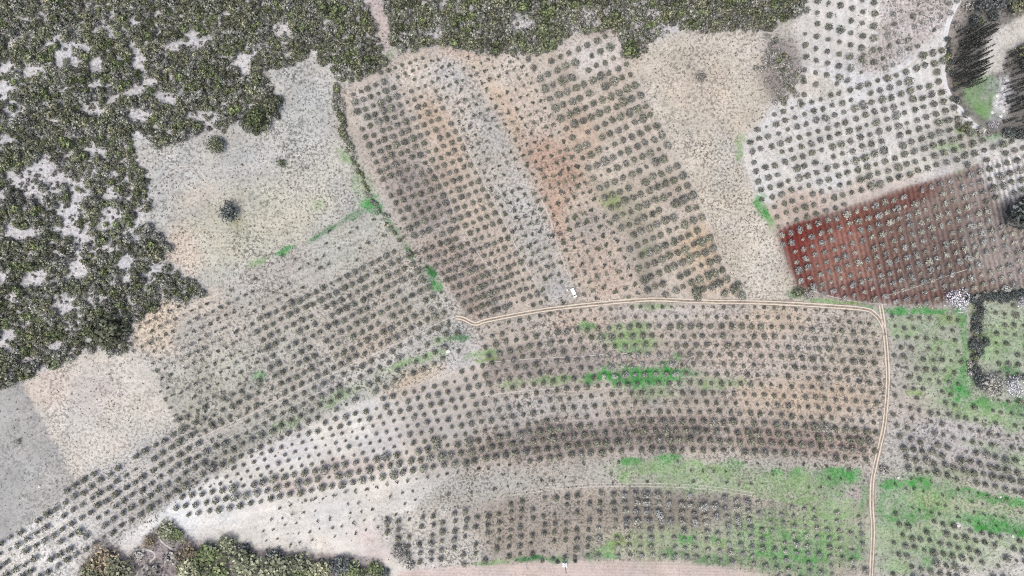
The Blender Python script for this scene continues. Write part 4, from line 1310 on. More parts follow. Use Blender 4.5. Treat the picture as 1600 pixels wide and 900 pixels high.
NAMES = {'olive': 'olive_tree', 'pale': 'pale_orchard_tree', 'sapling': 'sapling'}
VAR = {'olive': olive_v, 'pale': pale_v, 'sapling': sap_v}
for kd in ('olive', 'pale', 'sapling'):
    L_ = [t for t in T if t[3] == kd and -6 < t[0] < 1606 and -6 < t[1] < 906]
    out = [t for t in T if t[3] == kd and not (-6 < t[0] < 1606 and -6 < t[1] < 906)]
    L_.sort(key=lambda t: -t[2])
    fam_of = lambda t: ('I_o' if t[4] == 'I' and kd == 'olive' else 'P_p' if t[4] == 'P' and kd == 'pale' else 'J_p' if t[4].startswith('J') and kd == 'pale' else t[4])
    spots = {}
    for t in L_[:300]:
        spots.setdefault(fam_of(t), []).append(t[:2])
    for t in L_[:300]:
        fam = t[4]
        if fam == 'I' and kd == 'olive':
            fam = 'I_o'
        if fam == 'HP' and kd == 'olive':
            lab, grp = FAM['HP']
        if fam == 'P' and kd == 'pale':
            fam = 'P_p'
        if fam.startswith('J') and kd == 'pale':
            fam = 'J_p'
        lab, grp = FAM[fam]
        lab = lab + part_of(spots[fam], t[0], t[1])
        place_individual(NAMES[kd], VAR[kd], t[0], t[1], t[2], lab, 'sapling' if kd == 'sapling' else 'tree', grp, parts=(kd != 'sapling'))
    rest = [t[:3] for t in L_[300:] + out]
    if rest:
        mass({'olive': 'olive_trees', 'pale': 'pale_orchard_trees', 'sapling': 'saplings'}[kd], VAR[kd], rest,
             {'olive': 'mass of small dark olive trees filling the orchard rows', 'pale': 'mass of smaller pale trees in the red and lower orchards',
              'sapling': 'mass of tiny saplings dotted over the fields'}[kd], 'tree' if kd != 'sapling' else 'sapling')
print('orchard trees', {k: sum(1 for t in T if t[3] == k) for k in NAMES})

# ------------------------------------------------------------------ scrub on the hillside
GAPS = []


def gaps(ox, oy, lst):
    for cx, cy, rx, ry in lst:
        GAPS.append((ox + cx / 4, oy + cy / 4, rx / 4 * 1.08, ry / 4 * 1.15))


gaps(0, 0, [(400, 290, 90, 60), (870, 380, 60, 60), (600, 690, 90, 30), (880, 720, 80, 40), (30, 570, 60, 50), (130, 690, 70, 30), (230, 440, 50, 25), (470, 400, 40, 30), (540, 820, 30, 50),
            (1250, 270, 50, 50), (1100, 290, 60, 40), (940, 515, 60, 20), (860, 580, 40, 30), (690, 555, 40, 25), (1020, 640, 50, 30), (1130, 550, 20, 40), (1200, 740, 50, 30), (40, 430, 50, 40),
            (30, 880, 60, 30), (1530, 400, 50, 60), (900, 870, 60, 30), (830, 150, 30, 30), (380, 610, 40, 30), (300, 300, 40, 20), (1180, 220, 30, 20), (760, 210, 60, 20), (1330, 230, 40, 30), (560, 560, 15, 40), (640, 860, 30, 20)])
gaps(0, 225, [(120, 560, 130, 40), (260, 230, 150, 70), (440, 470, 60, 60), (520, 370, 50, 80), (590, 40, 70, 30), (130, 420, 60, 20), (700, 440, 60, 50), (690, 310, 50, 40), (710, 190, 30, 50),
              (530, 590, 60, 60), (840, 590, 50, 40), (690, 650, 60, 40), (520, 180, 30, 30), (430, 80, 30, 50), (470, 700, 40, 40), (800, 740, 50, 30), (230, 840, 70, 40), (500, 800, 60, 40), (30, 830, 40, 50),
              (960, 820, 40, 60), (880, 480, 60, 30), (300, 470, 40, 30), (20, 320, 30, 40), (80, 190, 40, 30), (380, 560, 40, 40), (840, 285, 20, 15), (300, 120, 40, 20), (640, 520, 30, 30)])
gaps(0, 450, [(90, 50, 25, 50), (570, 60, 15, 60), (640, 110, 40, 20), (400, 60, 40, 30), (310, 340, 40, 30), (160, 220, 40, 30), (380, 120, 60, 20), (400, 210, 30, 20), (210, 150, 20, 20), (40, 370, 30, 30), (850, 180, 40, 20), (1000, 20, 30, 30)])
gaps(400, 0, [(130, 60, 50, 10), (150, 190, 60, 40), (190, 300, 15, 40), (1090, 225, 80, 22), (1140, 30, 90, 26), (1540, 170, 40, 30), (50, 300, 40, 20), (360, 380, 40, 40)])
gaps(800, 0, [(80, 100, 70, 36), (60, 150, 90, 14), (500, 120, 110, 36), (880, 90, 50, 20), (960, 170, 60, 26), (1270, 100, 30, 18), (1020, 200, 70, 26), (1000, 240, 60, 20)])
GA = np.array(GAPS)


def in_gap(px, py, grow=1.0):
    u = (px[:, None] - GA[None, :, 0]) / GA[None, :, 2]
    v = (py[:, None] - GA[None, :, 1]) / GA[None, :, 3]
    return (np.hypot(u, v) < grow).any(1)


cand = rng.uniform([-60, -60], [1280, 640], (76000, 2))
cxs, cys = cand[:, 0], cand[:, 1]
okf = inpoly(cxs, cys, FOREST_W) | inpoly(cxs, cys, FOREST_N)
wob = fbm(cxs, cys, 16, 3, 40) * 11
wob2 = fbm(cxs, cys, 16, 3, 44) * 9
okf &= ~(in_gap(cxs + wob, cys + wob2, 1.14) & (rng.random(len(cxs)) < .985))
sp = fbm(cxs, cys, 26, 3, 41)
okf &= ~((sp < np.interp(cxs, [0, 220, 430, 470], [-.33, -.36, -.44, -.9])) & (rng.random(len(cxs)) < 0.96))
sp2 = fbm(cxs, cys, 11, 2, 46)
okf &= ~((sp2 < np.interp(cxs, [0, 300, 450], [-.38, -.42, -.7])) & (rng.random(len(cxs)) < 0.97))
cand = cand[okf]
cell = {}
bushes = []
tonefield = lambda x, y: 1.0 + 0.35 * float(fbm(np.array([x]), np.array([y]), 50, 3, 43)[0])
for x, y in cand:
    big = vnoise(np.array([x / 40.0]), np.array([y / 40.0]))[0]
    r = rng.uniform(4.2, 10.5) * (0.72 + 0.5 * big)
    if x > 440 and y < 120:
        r *= 1.1
    gx_, gy_ = int(x // 14), int(y // 14)
    ok = True
    for dx in (-1, 0, 1):
        for dy in (-1, 0, 1):
            for (x2, y2, r2) in cell.get((gx_ + dx, gy_ + dy), ()):
                if (x - x2) ** 2 + (y - y2) ** 2 < (0.50 * (r + r2)) ** 2:
                    ok = False
                    break
    if ok:
        cell.setdefault((gx_, gy_), []).append((x, y, r))
        bushes.append((x, y, r))
print('bushes', len(bushes))
vis = [b for b in bushes if -4 < b[0] < 1604 and -4 < b[1] < 904]
hid = [b for b in bushes if not (-4 < b[0] < 1604 and -4 < b[1] < 904)]
vis.sort(key=lambda b: -b[2])


def bush_place(x, y):
    if x > 596:
        return ('round green scrub bush on the ridge above the orchard strips', 'scrub on the ridge')
    if x > 430:
        return ('round green scrub bush in the dense thicket beside the pink footpath', 'scrub in the dense thicket')
    if y < 215:
        return ('round green scrub bush among pale rock gaps on the upper hillside', 'scrub on the upper hillside')
    if y < 400:
        return ('round green scrub bush among rock gaps beside the fallow field', 'scrub on the middle hillside')
    return ('round green scrub bush on the slope above the bare pink field', 'scrub on the lower hillside')


bspots = {}
for x, y, r in vis[:300]:
    bspots.setdefault(bush_place(x, y)[1], []).append((x, y))
for x, y, r in vis[:300]:
    lab, grp = bush_place(x, y)
    lab += part_of(bspots[grp], x, y)
    place_individual('scrub_bush', bush_v, x, y, r, lab, 'bush', grp, parts=False)
rest = np.array(vis[300:] + hid)
tn = np.clip(1.0 + 0.55 * fbm(rest[:, 0], rest[:, 1], 45, 3, 43) + rng.normal(0, .2, len(rest)), .5, 1.7)
mass('scrub_thicket', bush_v, rest, 'dense green scrub covering the rocky hillside and ridge', 'scrub', tn, with_trunk=False)

# low grey scrub creeping over the rock gaps
lc = rng.uniform([-36, -36], [1280, 640], (18000, 2))
ok = (inpoly(lc[:, 0], lc[:, 1], FOREST_W) | inpoly(lc[:, 0], lc[:, 1], FOREST_N))
dl = vnoise(lc[:, 0] / 9.0, lc[:, 1] / 9.0) + rng.normal(0, .2, len(lc))
lc = lc[ok & (dl > .46)]
mass('low_scrub', low_v, np.column_stack([lc, rng.uniform(1.6, 3.6, len(lc))]), 'low grey scrub creeping over the pale rock gaps', 'scrub', None, with_trunk=False)

# ------------------------------------------------------------------ single bushes, hedges, woods
one = [
    (361, 333, 15, black_v, 'lone dark ragged tree in the middle of the fallow field', 'tree'),
    (441, 256, 7, bush_v, 'small dark bush near the top of the fallow field', 'bush'),
    (340, 226, 15, dome_v, 'large round green bush just below the scrub edge', 'bush'),
    (250, 227, 9, bush_v, 'small round green bush at the corner of the scrub edge', 'bush'),
    (182, 518, 27, dome_v, 'biggest dark green tree at the tip of the scrub above the pink field', 'tree'),
    (404, 190, 18, dome_v, 'large dark green bush at the lowest tip of the scrub corner by the fallow slope', 'bush'),
    (428, 166, 16, dome_v, 'large dark green bush on the outer edge of the scrub corner', 'bush'),
    (50, 575, 13, bush_v, 'round bush at the lowest edge of the scrub above the grey field', 'bush'),
    (1095, 120, 9, greybush_v, 'lone grey thorn bush in the middle of the stony field', 'bush'),
    (948, 38, 10, bush_v, 'round dark bush on the grey rock gap above the cream strip', 'bush'),
    (983, 82, 13, bush_v, 'dark bush at the top corner of the cream strip', 'bush'),
    (1578, 332, 26, black_v, 'huge blackish tree on the whitish field corner at the photo edge', 'tree'),
    (1600, 338, 26, black_v, 'blackish tree cut by the photo edge beside the huge dark one', 'tree'),
    (1487, 468, 19, lilac_v, 'pale lilac-grey bare tree where red field meets green meadow', 'tree'),
    (1593, 472, 10, lilac_v, 'small pale grey tree at the photo edge above the hedged meadow', 'tree'),
    (1543, 601, 21, greybig_v, 'broad brown-grey bush at the foot of the dark hedgerow', 'bush'),
    (1577, 602, 16, lilac_v, 'pale grey bare tree beside the broad brown-grey bush', 'tree'),
    (1262, 459, 9, greybush_v, 'grey-green bush in the lower corner of the stony field', 'bush'),
    (1246, 456, 9, bush_v, 'dark green bush on the verge below the red field corner', 'bush'),
    (627, 862, 15, greybig_v, 'grey-green shrub at the start of the pink dirt road', 'bush'),
    (640, 880, 9, greybush_v, 'small twiggy shrub on the verge of the pink dirt road', 'bush'),
    (1086, 456, 8, olive_v, 'upper one of two fused olive crowns above the dirt track', 'tree'),
    (1088, 464, 7, olive_v, 'lower one of two fused olive crowns above the dirt track', 'tree'),
    (1150, 447, 8, olive_v, 'big olive tree at the lower corner of the cream strip', 'tree'),
    (1157, 463, 7, olive_v, 'last olive tree of the cream strip, by the dirt track', 'tree'),
    (1380, 733, 8, greybush_v, 'grey bush beside the bend of the dirt track', 'bush'),
    (1548, 196, 9, lilac_v, 'lilac-grey bush below the gully lawn', 'bush'),
    (332, 730, 9, greybush_v, 'brownish bush on the edge of the white soil field', 'bush'),
    (30, 690, 5, greybush_v, 'tiny brown bush alone in the grey field', 'bush'),
    (898, 874, 4, black_v, 'small black bush on the green verge of the dirt road', 'bush'),
    (871, 877, 3.5, black_v, 'tiny black bush beside the tall white pole', 'bush'),
    (1040, 460, 6, greybush_v, 'grey bush where the dirt track fades into the stony field', 'bush'),
    (683, 688, 7, olive_v, 'olive tree in a gap of the curved rows on white soil', 'tree'),
]
for px, py, r, var, lab, cat in one:
    nm = {'tree': 'broadleaf_tree', 'bush': 'bush'}[cat]
    if var is olive_v:
        nm = 'olive_tree'
    place_individual(nm, var, px, py, r, lab, cat, None, parts=True)

# hedge bank left of the orchard strips
hl = resample([(524, 138), (530, 170), (540, 210), (553, 250), (566, 285), (590, 325), (604, 348), (622, 372), (645, 400)], 5.0)
for i, (x, y) in enumerate(hl):
    if y > 340 and rng.random() < .55:
        continue
    for j in range(2 if y < 235 else 1):
        place_individual('hedge_bush', bush_v if rng.random() < .7 else greybush_v, x + rng.normal(0, 2.6), y + rng.normal(0, 2), rng.uniform(3.4, 5.6) * (1.15 if y < 235 else .85),
                         'dark bush of the hedge bank' + (' beside the grey fallow slope' if y < 235 else ' above the green ditch' if y < 330 else ' running down to the terrace path'), 'hedge bush',
                         'bushes of the hedge bank', parts=False)
# dark hedgerow in the meadow
for x0, y0, x1, y1, n, w, r0, lab, grp in [
        (1527, 472, 1520, 580, 52, 8, 6.0, 'dark twiggy bush of the straight hedgerow across the meadow', 'bushes of the straight hedgerow'),
        (1522, 575, 1532, 602, 12, 6, 6.5, 'dark twiggy bush at the foot of the straight hedgerow', 'bushes at the hedgerow foot'),
        (1515, 468, 1600, 460, 34, 6, 6.0, 'dark bush of the hedge below the red-brown field', 'bushes of the hedge below the red field'),
        (1580, 592, 1604, 586, 6, 4, 5, 'dark bush of the short hedge at the photo edge', 'bushes of the short hedge'),
        (1206, 76, 1232, 142, 84, 20, 4.6, 'grey thorny bush in the round scrub patch beside the pale orchard', 'bushes of the grey scrub patch'),
        (1478, 60, 1492, 160, 26, 5, 4.5, 'dark low bush on the bank beside the white gully road', 'bushes beside the gully road'),
        (1560, 205, 1604, 212, 12, 5, 7, 'dark bush on the slope below the gully', 'bushes below the gully'),
        (1488, 190, 1540, 215, 12, 10, 4.5, 'grey-green bush at the corner of the pale orchard', 'bushes at the orchard corner')]:
    gv = 'grey' in lab or 'twiggy' in lab
    for i in range(n):
        t = rng.random()
        v = (greybush_v if rng.random() < .9 else bush_v) if 'grey' in lab else (black_v if rng.random() < .55 else bush_v if rng.random() < .5 else greybush_v)
        place_individual('hedge_bush' if 'hedge' in lab else 'bush', v, x0 + (x1 - x0) * t + rng.normal(0, w * .6), y0 + (y1 - y0) * t + rng.normal(0, w * .6), r0 * rng.uniform(.7, 1.25), lab, 'bush', grp, parts=False)

# wood at the lower left
for px, py, r, v, lab in [
        (165, 868, 25, brown_v, 'russet-topped tree at the western tip of the wood'), (150, 892, 22, big_v, 'dark green tree at the western tip of the wood below the russet one'),
        (190, 892, 24, big_v, 'dark green tree beside the russet-topped tree'), (262, 826, 15, big_v, 'dark round tree standing nearest the white soil field'),
        (237, 846, 13, brown_v, 'small russet tree between two white footpaths'), (279, 838, 13, big_v, 'small dark tree right behind the one nearest the white soil'),
        (296, 862, 20, brown_v, 'brownish tree in the wood near the white soil field'), (332, 872, 25, big_v, 'light green tree in the western part of the wood'),
        (302, 890, 22, big_v, 'green tree low in the wood at the photo edge'), (358, 852, 18, big_v, 'yellowish green tree on the upper edge of the wood'),
        (392, 880, 26, big_v, 'broad green tree in the middle of the wood'), (437, 886, 24, big_v, 'green tree in the middle of the wood at the photo edge'),
        (430, 866, 14, black_v, 'dark tree on the upper edge of the wood'), (468, 878, 20, big_v, 'green tree on the upper edge of the eastern wood'),
        (500, 888, 20, big_v, 'green tree low in the eastern wood'), (532, 882, 18, black_v, 'dark green tree in the eastern wood'), (560, 888, 17, big_v, 'small green tree in the eastern wood'),
        (588, 888, 14, big_v, 'last green tree of the wood beside the dirt road'), (240, 892, 18, greybush_v, 'grey leafless thicket tree in the wood'),
        (218, 868, 13, greybush_v, 'grey leafless bush between the white footpaths'), (268, 872, 14, greybush_v, 'grey leafless bush behind the dark round tree'), (380, 858, 13, black_v, 'dark tree beside the yellowish green one'),
        (603, 895, 8, black_v, 'dark bush at the very end of the wood'), (345, 898, 20, big_v, 'green tree cut by the lower photo edge'), (475, 902, 18, big_v, 'green tree of the eastern wood cut by the photo edge'), (540, 903, 16, big_v, 'small green tree of the eastern wood cut by the photo edge')]:
    place_individual('bush' if 'bush' in lab else 'broadleaf_tree', v, px, py, r, lab, 'bush' if 'bush' in lab else 'tree', None, parts=True, zs=.45)
for ln in ([(246, 832), (252, 846), (268, 858), (276, 868)], [(222, 858), (238, 862), (242, 870), (232, 880), (218, 892), (210, 904)]):
    V, f = ribbon(ln, 0, 0.9, 0.05, 0.3, 4)
    tag(link('wood_path', mk_mesh('wood_path', V, [f], None, [M_PATHLINE], None, True)), kind='structure')

# slender trees in the gully, top right
sl = []
for i in range(130):
    t = rng.random()
    x = 1486 + rng.uniform(0, 44) + (1 - t) * 6
    y = 46 + t * 92
    if (x - 1486) * 1.0 + (y - 46) * 0.55 > 78:
        continue
    sl.append((x, y, rng.uniform(.55, 1.1), 'tall slender dark tree of the stand beside the white gully road', 'slender trees beside the gully road'))
for i in range(75):
    sl.append((rng.uniform(1566, 1600), rng.uniform(82, 210), rng.uniform(.5, 1.05), 'tall slender dark tree of the stand east of the gully rocks', 'slender trees east of the gully'))
for x, y, s_, lab, grp in sl:
    lab += part_of([q[:2] for q in sl if q[4] == grp], x, y)
    p = gpt(x, y)
    cm, tm = slim_v.meshes(int(rng.integers(0, 5)))
    e = link('slender_tree', None, None, p, float(rng.uniform(0, 6.28)), (s_ * 1.0, s_ * 1.0, s_))
    link('trunk', tm, e)
    link('crown', cm, e)
    tag(e, lab, 'tree', grp)
for px, py, r, v, lab in [(1530, 12, 13, black_v, 'dark tree at the top of the gully left of the sand bank'), (1552, 10, 14, black_v, 'dark bluish tree at the top of the gully'), (1578, 12, 15, big_v, 'dark green tree above the sand bank'),
                          (1596, 6, 13, black_v, 'dark tree in the top corner above the sand bank'), (1518, 34, 9, black_v, 'dark tree between the gully road and the slender stand'), (1545, 28, 9, black_v, 'small dark tree at the edge of the sand bank'),
                          (1528, 36, 6, big_v, 'small bright green tree inside the slender stand'), (1590, 82, 13, big_v, 'green tree below the sand bank'), (1512, 12, 9, greybush_v, 'grey bush on the gully bank near the top edge'),
                          (1492, 40, 7, greybush_v, 'grey bush beside the upper white gully road'), (1597, 100, 10, black_v, 'dark tree under the green one below the sand bank')]:
    place_individual('bush' if 'bush' in lab else 'broadleaf_tree', v, px, py, r, lab, 'bush' if 'bush' in lab else 'tree', None, parts=True)


# ------------------------------------------------------------------ weeds and grass
def tufts(name, px, py, size, height, cols, blades, label, cat):
    x, y, h = ground(px, py)
    n = len(px)
    th0 = rng.uniform(0, 6.28, n)
    Vs, Fs, Cs = [], [], []
    for b in range(blades):
        th = th0 + b * 6.28 / blades + rng.uniform(-.5, .5, n)
        L = size * rng.uniform(.6, 1.2, n)
        w = L * 0.42
        cx_, sx_ = np.cos(th), np.sin(th)
        z = h
        a = np.stack([x - sx_ * w * .5, y + cx_ * w * .5, z + 0.02], 1)
        c = np.stack([x + sx_ * w * .5, y - cx_ * w * .5, z + 0.02], 1)
        t = np.stack([x + cx_ * L, y + sx_ * L, z + height * rng.uniform(.5, 1.2, n)], 1)
        Vs.append(np.stack([a, c, t], 1).reshape(-1, 3))
        Cs.append(np.repeat(cols * rng.uniform(.8, 1.2, (n, 1)), 3, axis=0))
    V = np.concatenate(Vs)
    f = np.arange(len(V)).reshape(-1, 3)
    me = mk_mesh(name, V, [f], np.concatenate(Cs), [M_LEAF])
    return tag(link(name, me), label, cat, kind='stuff')


WEED_DENS = {'fallow_field': .8, 'weedy_field': .6, 'bare_field': .4, 'grey_field': .25, 'terrace_field': .75, 'orchard_field': .3, 'grey_orchard_strip': .5, 'ochre_orchard_strip': .4,
             'ash_grey_strip': .4, 'sandy_orchard_strip': .6, 'cream_orchard_strip': .3, 'stony_field': 1.0, 'pale_orchard_field': .2, 'tilled_parcel': .8, 'scrub_patch_ground': .8, 'red_soil_field': .12,
             'curved_orchard_field': .6, 'white_soil_field': .07, 'grassy_strip': .9, 'lower_orchard_field': .9, 'meadow_orchard_field': .7, 'meadow_field': .6, 'hillside_ground': .35, 'ridge_ground': .35, 'footpath': .5, 'gully_ground': .7, 'woodland_ground': .6}
N0 = 95000
wx_ = rng.uniform(-30, 1630, N0)
wy_ = rng.uniform(-30, 930, N0)
rg = region_at(wx_, wy_)
dens = np.array([WEED_DENS.get(r[0], 0) for r in REGIONS])[rg]
# the weedy bank below the terrace path
bank = polydist(wx_, wy_, [(330, 710), (430, 665), (530, 620), (620, 580), (720, 520)])
dens = np.maximum(dens, smooth(26, 8, bank) * 1.6)
bank2 = polydist(wx_, wy_, [(190, 838), (250, 793), (300, 755), (345, 728), (400, 694), (470, 658)])
dens = np.maximum(dens, smooth(16, 5, bank2) * 1.7)
dens = dens * (0.75 + 0.7 * fbm(wx_, wy_, 30, 3, 50))
tr = np.minimum(polydist(wx_, wy_, TRACK_1), polydist(wx_, wy_, WHITE_LOOP))
g, gcol = green_amount(wx_, wy_)
ok = (rng.random(N0) < dens * 0.40) & (tr > 5) & (g < .5)
n = int(ok.sum())
tone = rng.random((n, 1))
wc = np.array([0.055, 0.055, 0.038]) * (1 - tone) + np.array([0.17, 0.155, 0.115]) * tone
gb = smooth(22, 6, bank[ok])[:, None] * .6
wc = wc * (1 - gb) + np.array([0.06, 0.085, 0.055]) * gb
tufts('weeds', wx_[ok], wy_[ok], rng.uniform(.35, .95, n), 0.35, wc, 5, 'dry dark weed tufts speckling the fields', 'weeds')
print('weeds', n)
gx2 = rng.uniform(330, 1620, 170000)
gy2 = rng.uniform(200, 915, 170000)
g, gcol = green_amount(gx2, gy2)
tr = polydist(gx2, gy2, TRACK_1)
ok = (rng.random(len(gx2)) < g * .95 - .15) & (tr > 5)
n = int(ok.sum())
tufts('grass', gx2[ok], gy2[ok], rng.uniform(.3, .75, n), 0.28, gcol[ok] * rng.uniform(.55, 1.15, (n, 1)), 4, 'fresh green grass growing in patches between the tree rows', 'grass')
print('grass', n)


# ------------------------------------------------------------------ van, poles, stones
def box_arrays(x0, x1, y0, y1, z0, z1, tx=0.0, ty=0.0):
    """box whose top is inset by tx, ty"""
    V = [(x0, y0, z0), (x1, y0, z0), (x1, y1, z0), (x0, y1, z0), (x0 + tx, y0 + ty, z1), (x1 - tx, y0 + ty, z1), (x1 - tx, y1 - ty, z1), (x0 + tx, y1 - ty, z1)]
    f = [(0, 3, 2, 1), (4, 5, 6, 7), (0, 1, 5, 4), (1, 2, 6, 5), (2, 3, 7, 6), (3, 0, 4, 7)]
    return V, f


def prism_y(profile, y0, y1):
    """side profile (x,z) pushed through the width"""
    n = len(profile)
    V = [(x, y0, z) for x, z in profile] + [(x, y1, z) for x, z in profile]
    f4 = [(i, (i + 1) % n, n + (i + 1) % n, n + i) for i in range(n)]
    return V, f4, [tuple(range(n - 1, -1, -1)), tuple(range(n, 2 * n))]


def ngon_mesh(name, V, faces, mats, bevel=0.0):
    me = bpy.data.meshes.new(name)
    me.from_pydata([tuple(v) for v in V], [], [tuple(f) for f in faces])
    for m in mats:
        me.materials.append(m)
    if bevel:
        import bmesh
        bm = bmesh.new()
        bm.from_mesh(me)
        bmesh.ops.recalc_face_normals(bm, faces=bm.faces)
        bmesh.ops.bevel(bm, geom=list(bm.edges), offset=bevel, segments=2, affect='EDGES', profile=0.6)
        bm.to_mesh(me)
        bm.free()
    me.update()
    return me


vp = gpt(896, 457.5)
van = link('van', None, None, vp, math.atan2(-0.91, 0.42))
tag(van, 'white van parked at the end of the ash-grey strip above the dirt track', 'van')
prof = [(-3.0, 0.45), (2.75, 0.45), (3.0, 0.7), (3.0, 1.1), (2.75, 1.3), (2.05, 1.45), (1.35, 2.45), (1.1, 2.55), (-2.8, 2.6), (-3.0, 2.4)]
V, f4, caps = prism_y(prof, -1.08, 1.08)
link('body', ngon_mesh('van_body', V, f4 + caps, [M_WHITE], 0.08), van)
V, f = [(2.03, -0.92, 1.53), (2.03, 0.92, 1.53), (1.40, 0.82, 2.43), (1.40, -0.82, 2.43)], [(0, 1, 2, 3)]
V = V + [(x + 0.03, y, z + 0.02) for x, y, z in V]
link('windscreen', ngon_mesh('windscreen', [(x + .02, y, z + .015) for x, y, z in V], [(0, 3, 2, 1), (4, 5, 6, 7), (0, 1, 5, 4), (1, 2, 6, 5), (2, 3, 7, 6), (3, 0, 4, 7)], [M_GLASS]), van)
for s_ in (-1, 1):
    V, f = box_arrays(0.75, 1.6, s_ * 1.085 - .012, s_ * 1.085 + .012, 1.5, 2.2)
    link('side_window', ngon_mesh('side_window', V, f, [M_GLASS]), van)
    V, f = box_arrays(2.98, 3.03, s_ * .8 - .16, s_ * .8 + .16, .78, 1.02)
    link('headlight', ngon_mesh('headlight', V, f, [M_GREYMETAL]), van)
    V, f = box_arrays(-3.03, -2.98, s_ * .95 - .08, s_ * .95 + .08, 1.0, 1.7)
    link('tail_light', ngon_mesh('tail_light', V, f, [M_RED]), van)
    V, f = box_arrays(1.55, 1.75, s_ * 1.24 - .13, s_ * 1.24 + .13, 1.5, 1.8)
    link('mirror', ngon_mesh('mirror', V, f, [M_BLACK]), van)
    for xw in (-1.9, 1.95):
        th = np.arange(14) / 14 * 2 * math.pi
        w0, w1 = s_ * 0.86, s_ * 1.10
        V = [(xw + .36 * math.cos(t), w0, .36 + .36 * math.sin(t)) for t in th] + [(xw + .36 * math.cos(t), w1, .36 + .36 * math.sin(t)) for t in th]
        f = [(i, (i + 1) % 14, 14 + (i + 1) % 14, 14 + i) for i in range(14)] + [tuple(range(13, -1, -1)), tuple(range(14, 28))]
        wh = link('wheel', ngon_mesh('tyre', V, f, [M_RUBBER]), van)
        w2 = w1 + s_ * 0.012
        V = [(xw + .2 * math.cos(t), w1, .36 + .2 * math.sin(t)) for t in th] + [(xw + .2 * math.cos(t), w2, .36 + .2 * math.sin(t)) for t in th]
        link('rim', ngon_mesh('rim', V, f, [M_GREYMETAL]), wh)
V, f = box_arrays(-1.75, -1.15, -.3, .3, 2.56, 2.72, .06, .06)
link('roof_vent', ngon_mesh('roof_vent', V, f, [M_GREYMETAL], .02), van)
for y in (-.6, .6):
    V, f = box_arrays(-2.6, .8, y - .04, y + .04, 2.575, 2.66)
    link('roof_rail', ngon_mesh('roof_rail', V, f, [M_WHITE], .01), van)
V, f = box_arrays(3.0, 3.08, -1.0, 1.0, .42, .66)
link('bumper', ngon_mesh('bumper', V, f, [M_BLACK], .02), van)


def stone(px, py, rpx, label, mat=M_STONE, name='boulder', flat=.7):
    p = gpt(px, py)
    import bmesh
    bm = bmesh.new()
    bmesh.ops.create_icosphere(bm, subdivisions=2, radius=rpx * S)
    r_ = np.random.default_rng(int(px * 7 + py))
    k = r_.normal(size=(5, 3))
    for v in bm.verts:
        d = v.co.normalized()
        s_ = 1 + sum(.13 * math.sin(3.1 * float(np.dot(kk, d)) + i) for i, kk in enumerate(k))
        v.co = d * rpx * S * s_
        v.co.z *= flat
        v.co.z = max(v.co.z, -rpx * S * .3)
    me = bpy.data.meshes.new(name)
    bm.to_mesh(me)
    bm.free()
    me.materials.append(mat)
    o = link(name, me, None, (p.x, p.y, p.z + rpx * S * .2))
    tag(o, label, 'boulder' if name == 'boulder' else 'sack')
    return o


stone(606, 351, 2.4, 'tan boulder on the hedge bank at the edge of the orchard', M_STONE_TAN)
stone(1497, 820, 3.2, 'largest white boulder on the bright green meadow strip')
stone(1582, 838, 2.2, 'white boulder on the green meadow strip near the photo edge')
stone(1563, 776, 1.8, 'white boulder at the lower edge of the thick olive rows')
stone(1403, 746, 2.0, 'white boulder at the top of the green strip near the track')
stone(1594, 722, 1.6, 'small white boulder at the photo edge beside the thick olive rows')
stone(1457, 481, 1.3, 'small clump of yellow flowers on the green verge left of the lilac tree', M_STONE_TAN)  # yellow flowers, given the shape and material of a tan stone
stone(1506, 481, 1.3, 'small clump of yellow flowers between lilac tree and hedgerow', M_STONE_TAN)  # flower clump too, stands in as a stone-shaped lump
stone(62, 760, 2.4, 'small white stone heap in the grey field')
stone(210, 297, 2.8, 'tan boulder in the hillside scrub left of the fallow field', M_STONE_TAN)
stone(186, 231, 2.2, 'smaller tan boulder in the hillside scrub', M_STONE_TAN)
stone(886, 453, 1.2, 'white sack lying beside the parked van', M_CLOTH, 'sack', .5)
stone(952, 468, 1.0, 'white sack lying beside the dirt track right of the van', M_CLOTH, 'sack', .5)
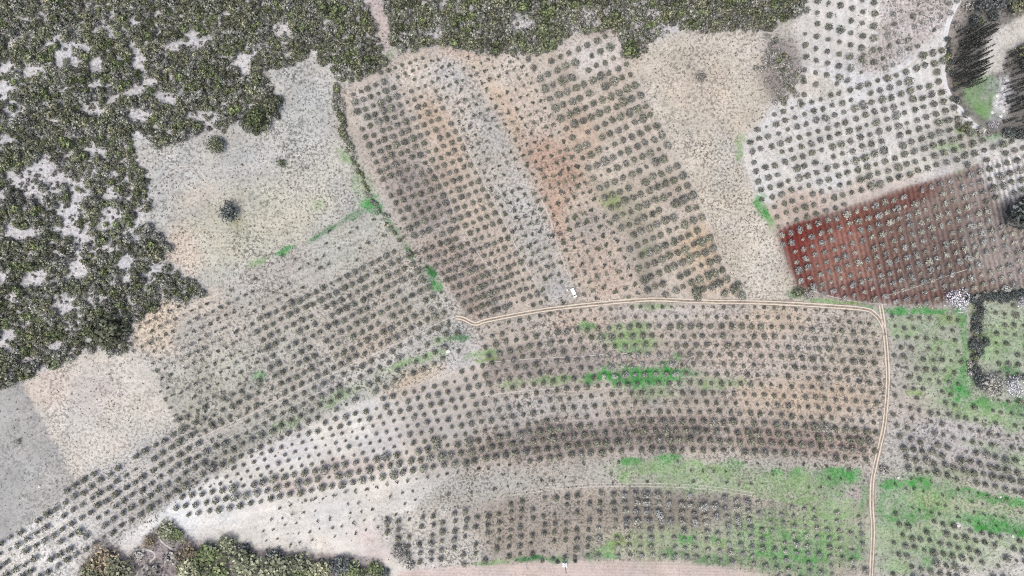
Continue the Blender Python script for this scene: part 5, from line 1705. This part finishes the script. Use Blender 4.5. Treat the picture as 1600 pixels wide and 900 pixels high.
stone(700, 549, 3.0, 'grey rock slab in the weedy bank below the terrace path', M_CONCRETE, 'boulder', .35)
for i, (x, y, r) in enumerate([(1557, 150, 2.6), (1566, 138, 2.2), (1571, 162, 2.8), (1550, 176, 2.4), (1563, 182, 2.8), (1574, 126, 2.0), (1556, 164, 2.0), (1568, 174, 1.8)]):
    o = stone(x, y, r, 'pale grey rock of the outcrop between lawn and slender trees')
    o['group'] = 'rocks of the gully outcrop'


def pole(px, py, h, r, label, head):
    p = gpt(px, py)
    e = link('utility_pole', None, None, p)
    tag(e, label, 'pole')
    a = Acc()
    V, f = tube_arrays([(0, 0, -.3), (0, 0, h * .5), (0, 0, h)], [r, r * .85, r * .65], 10)
    a.add(V, f4=f)
    a.add([(0, 0, h)] + [tuple(v) for v in V[-10:]], f3=[(0, 1 + i, 1 + (i + 1) % 10) for i in range(10)])
    link('shaft', a.mesh('shaft', [M_CONCRETE]), e)
    V, f = box_arrays(-1.1, 1.1, -.08, .08, h - .7, h - .52)
    link('crossarm', ngon_mesh('crossarm', V, f, [M_GREYMETAL], .01), e)
    for x in (-1.0, 0.35, 1.0):
        V, f = tube_arrays([(x, 0, h - .52), (x, 0, h - .38), (x, 0, h - .25)], [.07, .09, .05], 8)
        a = Acc().add(V, f4=f)
        link('insulator', a.mesh('insulator', [M_WHITE]), e)
    if head:
        V, f = box_arrays(-1.4, 1.4, -1.3, 1.3, 0, 2.3, .12, .12)
        k = link('cabinet', ngon_mesh('cabinet', V, f, [M_WHITE], .05), e)
        V, f = box_arrays(-1.15, 1.15, -1.05, 1.05, 2.3, 2.55, .25, .25)
        link('lid', ngon_mesh('lid', V, f, [M_WHITE], .03), k)
        V, f = box_arrays(.2, .9, 1.19, 1.26, .3, 1.9)
        link('door', ngon_mesh('cabinet_door', V, f, [M_GREYMETAL]), k)
    return e


pole(823, 880, 10.5, .22, 'slim pale pole at the edge of the pink dirt road', False)
pole(882, 881, 15.5, .34, 'tall white pole rising from a white cabinet beside the pink dirt road', True)
